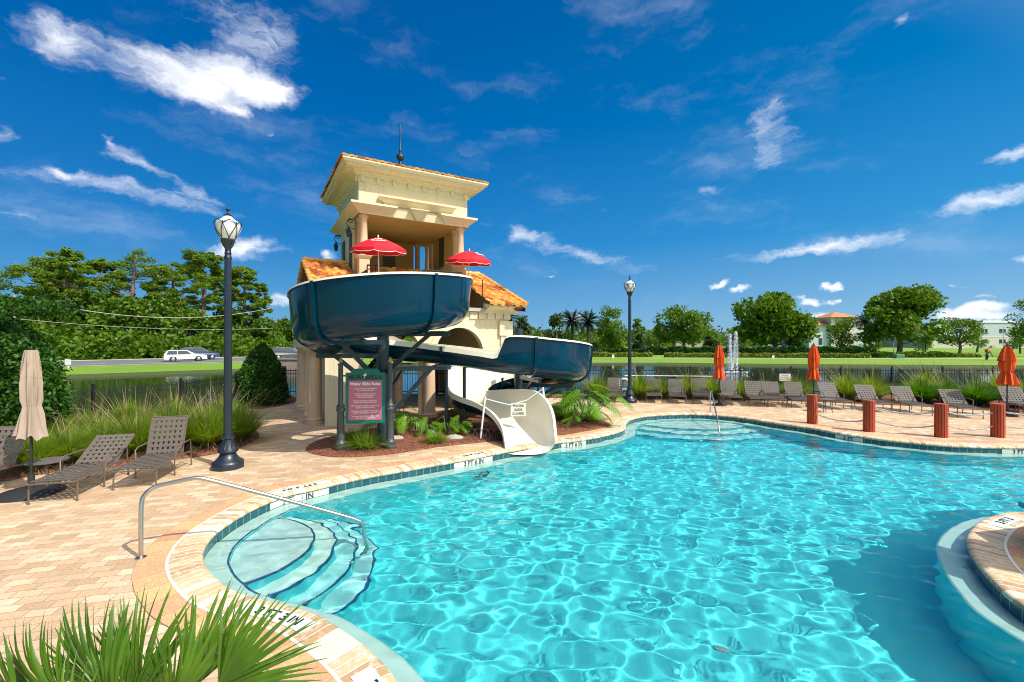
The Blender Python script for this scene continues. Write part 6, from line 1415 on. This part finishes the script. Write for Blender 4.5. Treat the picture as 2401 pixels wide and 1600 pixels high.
def car(kind, nm, label, loc, rz, col, sc_=1.0):
    o = thing(nm, label, 'car' if kind != 'pickup' else 'pickup truck', loc, rz, 'vehicles on the far roads', sc_); pr_ = CARS[kind]; pm = mat('paint_' + nm + str(round(sum(col), 2)), col, .25, coat=1.0)
    # side outline with wheel arches, lofted across with tumblehome
    def half(x, z): return .90 - (.03 if z < .6 else 0) - max(0, z - 1.0) * .28 - (.10 if abs(x) > 2.2 else 0)
    wb = 1.4 if kind != 'pickup' else 1.75; low = []
    for c in (-wb, wb):
        low += [(c - .40, .30)] + [(c + .40 * math.cos(PI - PI * k / 8), .33 + .38 * math.sin(PI * k / 8)) for k in range(9)] + [(c + .40, .30)]
    outline = pr_ + [(pr_[-1][0], .30)] + low[::-1] + [(pr_[0][0], .30)]; n = len(outline); vs = []; 
    for s in (-1, 1): vs += [(x, s * half(x, z), z) for x, z in outline]
    mb = MB().add(vs, [(i, (i + 1) % n, n + (i + 1) % n, n + i) for i in range(n)]); mb.add(vs, [])
    tris = tessellate_polygon([[Vector((x, z, 0)) for x, z in outline]])
    mb.add(vs, [tuple(q) for q in tris] + [tuple(i + n for i in q[::-1]) for q in tris]); body = mb.build('body', pm, o); bm = bmesh.new(); bm.from_mesh(body.data); bmesh.ops.remove_doubles(bm, verts=bm.verts, dist=.0005); bmesh.ops.recalc_face_normals(bm, faces=bm.faces); bm.to_mesh(body.data); bm.free()
    zr = max(z for x, z in pr_); roof = [(x, z) for x, z in pr_ if z > zr - .14]; xa, xb = min(x for x, z in roof), max(x for x, z in roof); belt = 1.0 if kind in ('wagon', 'sedan') else 1.12
    for s in (-1, 1):
        xs = [xa + (.1 if kind != 'pickup' else .08), xa + (xb - xa) * .5 - .03, xa + (xb - xa) * .5 + .05, xb - .02]
        for (u0, u1, e0, e1) in ((xs[0], xs[1], -.18, 0), (xs[2], xs[3], 0, .50)):
            q = [(u0 + e0, belt + .02), (u1 + (e1), belt + .02), (u1 - .0, zr - .10), (u0, zr - .10)]; MB().add([(x, s * (half(x, z) + .008), z) for x, z in q], [(0, 1, 2, 3) if s < 0 else (3, 2, 1, 0)]).build('side_window', glass_w, o)
        for c in (-wb, wb):
            w_ = MB().cyl((0, -.11, 0), (0, .11, 0), .34, n=20).build('wheel', tyre, o, 40, (c, s * .80, .34)); MB().cyl((0, s * .10, 0), (0, s * .122, 0), .22, .19, 14).build('rim', rimm, w_, 40)
        MB().box((pr_[-2][0] - .05, s * .62, .74), (.14, .34, .15), bev=.03).build('headlight', lamp_w, o); MB().box((pr_[1][0] + .04, s * .68, .9), (.10, .22, .22)).build('tail_light', lamp_r, o)
    i = max(range(len(pr_)), key=lambda k: (pr_[k][1] > zr - .14, pr_[k][0])); (x0, z0), (x1, z1) = pr_[i], pr_[i + 1]; dx, dz = x1 - x0, z1 - z0
    f0, f1 = .08, .92; q = [(x0 + dx * f, z0 + dz * f) for f in (f0, f1)]; MB().add([(q[0][0] + .01, -.66, q[0][1] + .008), (q[0][0] + .01, .66, q[0][1] + .008), (q[1][0] + .01, .76, q[1][1] + .008), (q[1][0] + .01, -.76, q[1][1] + .008)], [(0, 3, 2, 1)]).build('windscreen', glass_w, o)
    return o
rz_ = math.atan2(RD.y, RD.x)
def on_road(px, off_):
    # point on the road band at lateral offset off_ seen in pixel column px
    k = (px - 1200) / F; b0_ = RN + RL * off_; s_ = (k * b0_.y - b0_.x) / (RD.x - k * RD.y); q = b0_ + RD * s_; return (q.x, q.y, LAWN + .02)
car('wagon', 'white_wagon', 'white estate car driving on the road left of the street lamp', on_road(434, 6.5), rz_, (.72, .72, .70), .93); car('suv', 'blue_car', 'dark blue car behind the white estate car on the road', on_road(466, 11.0), rz_, (.02, .06, .14))
car('suv', 'dark_suv', 'dark grey SUV seen between the topiary bush and the tower', on_road(674, 3.6), rz_, (.06, .065, .075)); car('pickup', 'white_pickup', 'white pickup truck half hidden behind the tower corner', on_road(706, 8.5), rz_, (.75, .75, .74))
for px_, of_, col, kd, lb in ((1505, 4, (.03, .16, .22), 'sedan', 'teal car on the far road right of the far street lamp'), (1798, 6, (.45, .55, .62), 'sedan', 'pale blue car under the left side of the widest oak'), (1840, 9, (.02, .06, .30), 'sedan', 'deep blue car under the right side of the widest oak'), (1745, 9, (.03, .05, .12), 'suv', 'dark car behind the fountain top')): car(kd, 'far_car', lb, on_road(px_, of_), rz_, col)
# worker in orange with a leaf blower on the far lawn
def worker():
    Y = 59.5; p = at(2314, Y); o = thing('person', 'person in orange shirt and dark trousers stooping with a leaf blower on the far lawn', 'person', (p.x, Y, LAWN), R(20))
    J = {'pel': (0, 0, .92), 'ch': (.16, 0, 1.26), 'nk': (.26, 0, 1.44), 'hd': (.33, 0, 1.56), 'ls': (.20, .17, 1.38), 'le': (.30, .22, 1.10), 'lh': (.50, .18, .98), 'rs': (.20, -.17, 1.38), 're': (.25, -.24, 1.10), 'rh': (.48, -.16, 1.0),
         'lk': (.10, .11, .50), 'lf': (-.02, .12, .06), 'lt': (.18, .12, .03), 'rk': (-.06, -.11, .50), 'rf': (-.28, -.12, .08), 'rt': (-.10, -.12, .03)}
    def skin(names, edges, radii, nm, m_):
        me = bpy.data.meshes.new(nm); me.from_pydata([J[k] for k in names], [(names.index(a), names.index(b)) for a, b in edges], []); ob = bpy.data.objects.new(nm, me); COL.objects.link(ob); ob.modifiers.new('s', 'SKIN'); 
        for i, r in enumerate(radii): me.skin_vertices[0].data[i].radius = (r, r)
        me.skin_vertices[0].data[0].use_root = True; ob.modifiers.new('u', 'SUBSURF').levels = 1; dg = bpy.context.evaluated_depsgraph_get(); m2 = bpy.data.meshes.new_from_object(ob.evaluated_get(dg)); bpy.data.objects.remove(ob); return link(nm, m2, m_, o, True)
    skin(['pel', 'ch', 'nk', 'hd', 'ls', 'le', 'lh', 'rs', 're', 'rh', 'lk', 'lf', 'lt', 'rk', 'rf', 'rt'], [('pel', 'ch'), ('ch', 'nk'), ('nk', 'hd'), ('ch', 'ls'), ('ls', 'le'), ('le', 'lh'), ('ch', 'rs'), ('rs', 're'), ('re', 'rh'), ('pel', 'lk'), ('lk', 'lf'), ('lf', 'lt'), ('pel', 'rk'), ('rk', 'rf'), ('rf', 'rt')],
         [.14, .13, .06, .10, .065, .045, .035, .065, .045, .035, .075, .05, .04, .075, .05, .04], 'body', mat('skin_tone', (.35, .20, .13), .6))
    skin(['pel', 'ch', 'nk', 'ls', 'le', 'rs', 're'], [('pel', 'ch'), ('ch', 'nk'), ('ch', 'ls'), ('ls', 'le'), ('ch', 'rs'), ('rs', 're')], [.165, .17, .085, .085, .062, .085, .062], 'shirt', mat('hi_vis_orange', (.85, .14, .03), .7))
    skin(['pel', 'lk', 'lf', 'rk', 'rf'], [('pel', 'lk'), ('lk', 'lf'), ('pel', 'rk'), ('rk', 'rf')], [.16, .095, .07, .095, .07], 'trousers', mat('dark_trousers', (.02, .022, .03), .8))
    MB().sphere((.33, 0, 1.63), .125, 12, (1.1, 1, .6)).build('cap', mat('white_cap', (.7, .7, .7), .7), o, 60)
    q = thing('leaf_blower', 'backpack leaf blower carried by the person in orange', 'leaf blower', (p.x, Y, LAWN), R(20)); MB().box((-.12, 0, 1.28), (.22, .34, .42), bev=.05).build('motor', mat('blower_red', (.45, .10, .06), .5), q); MB().tube([(-.05, -.2, 1.1), (.25, -.25, 1.0), (.5, -.16, .95), (1.05, -.14, .45)], [.05, .05, .045, .04], 8).build('tube', black_m, q, 60)
worker()
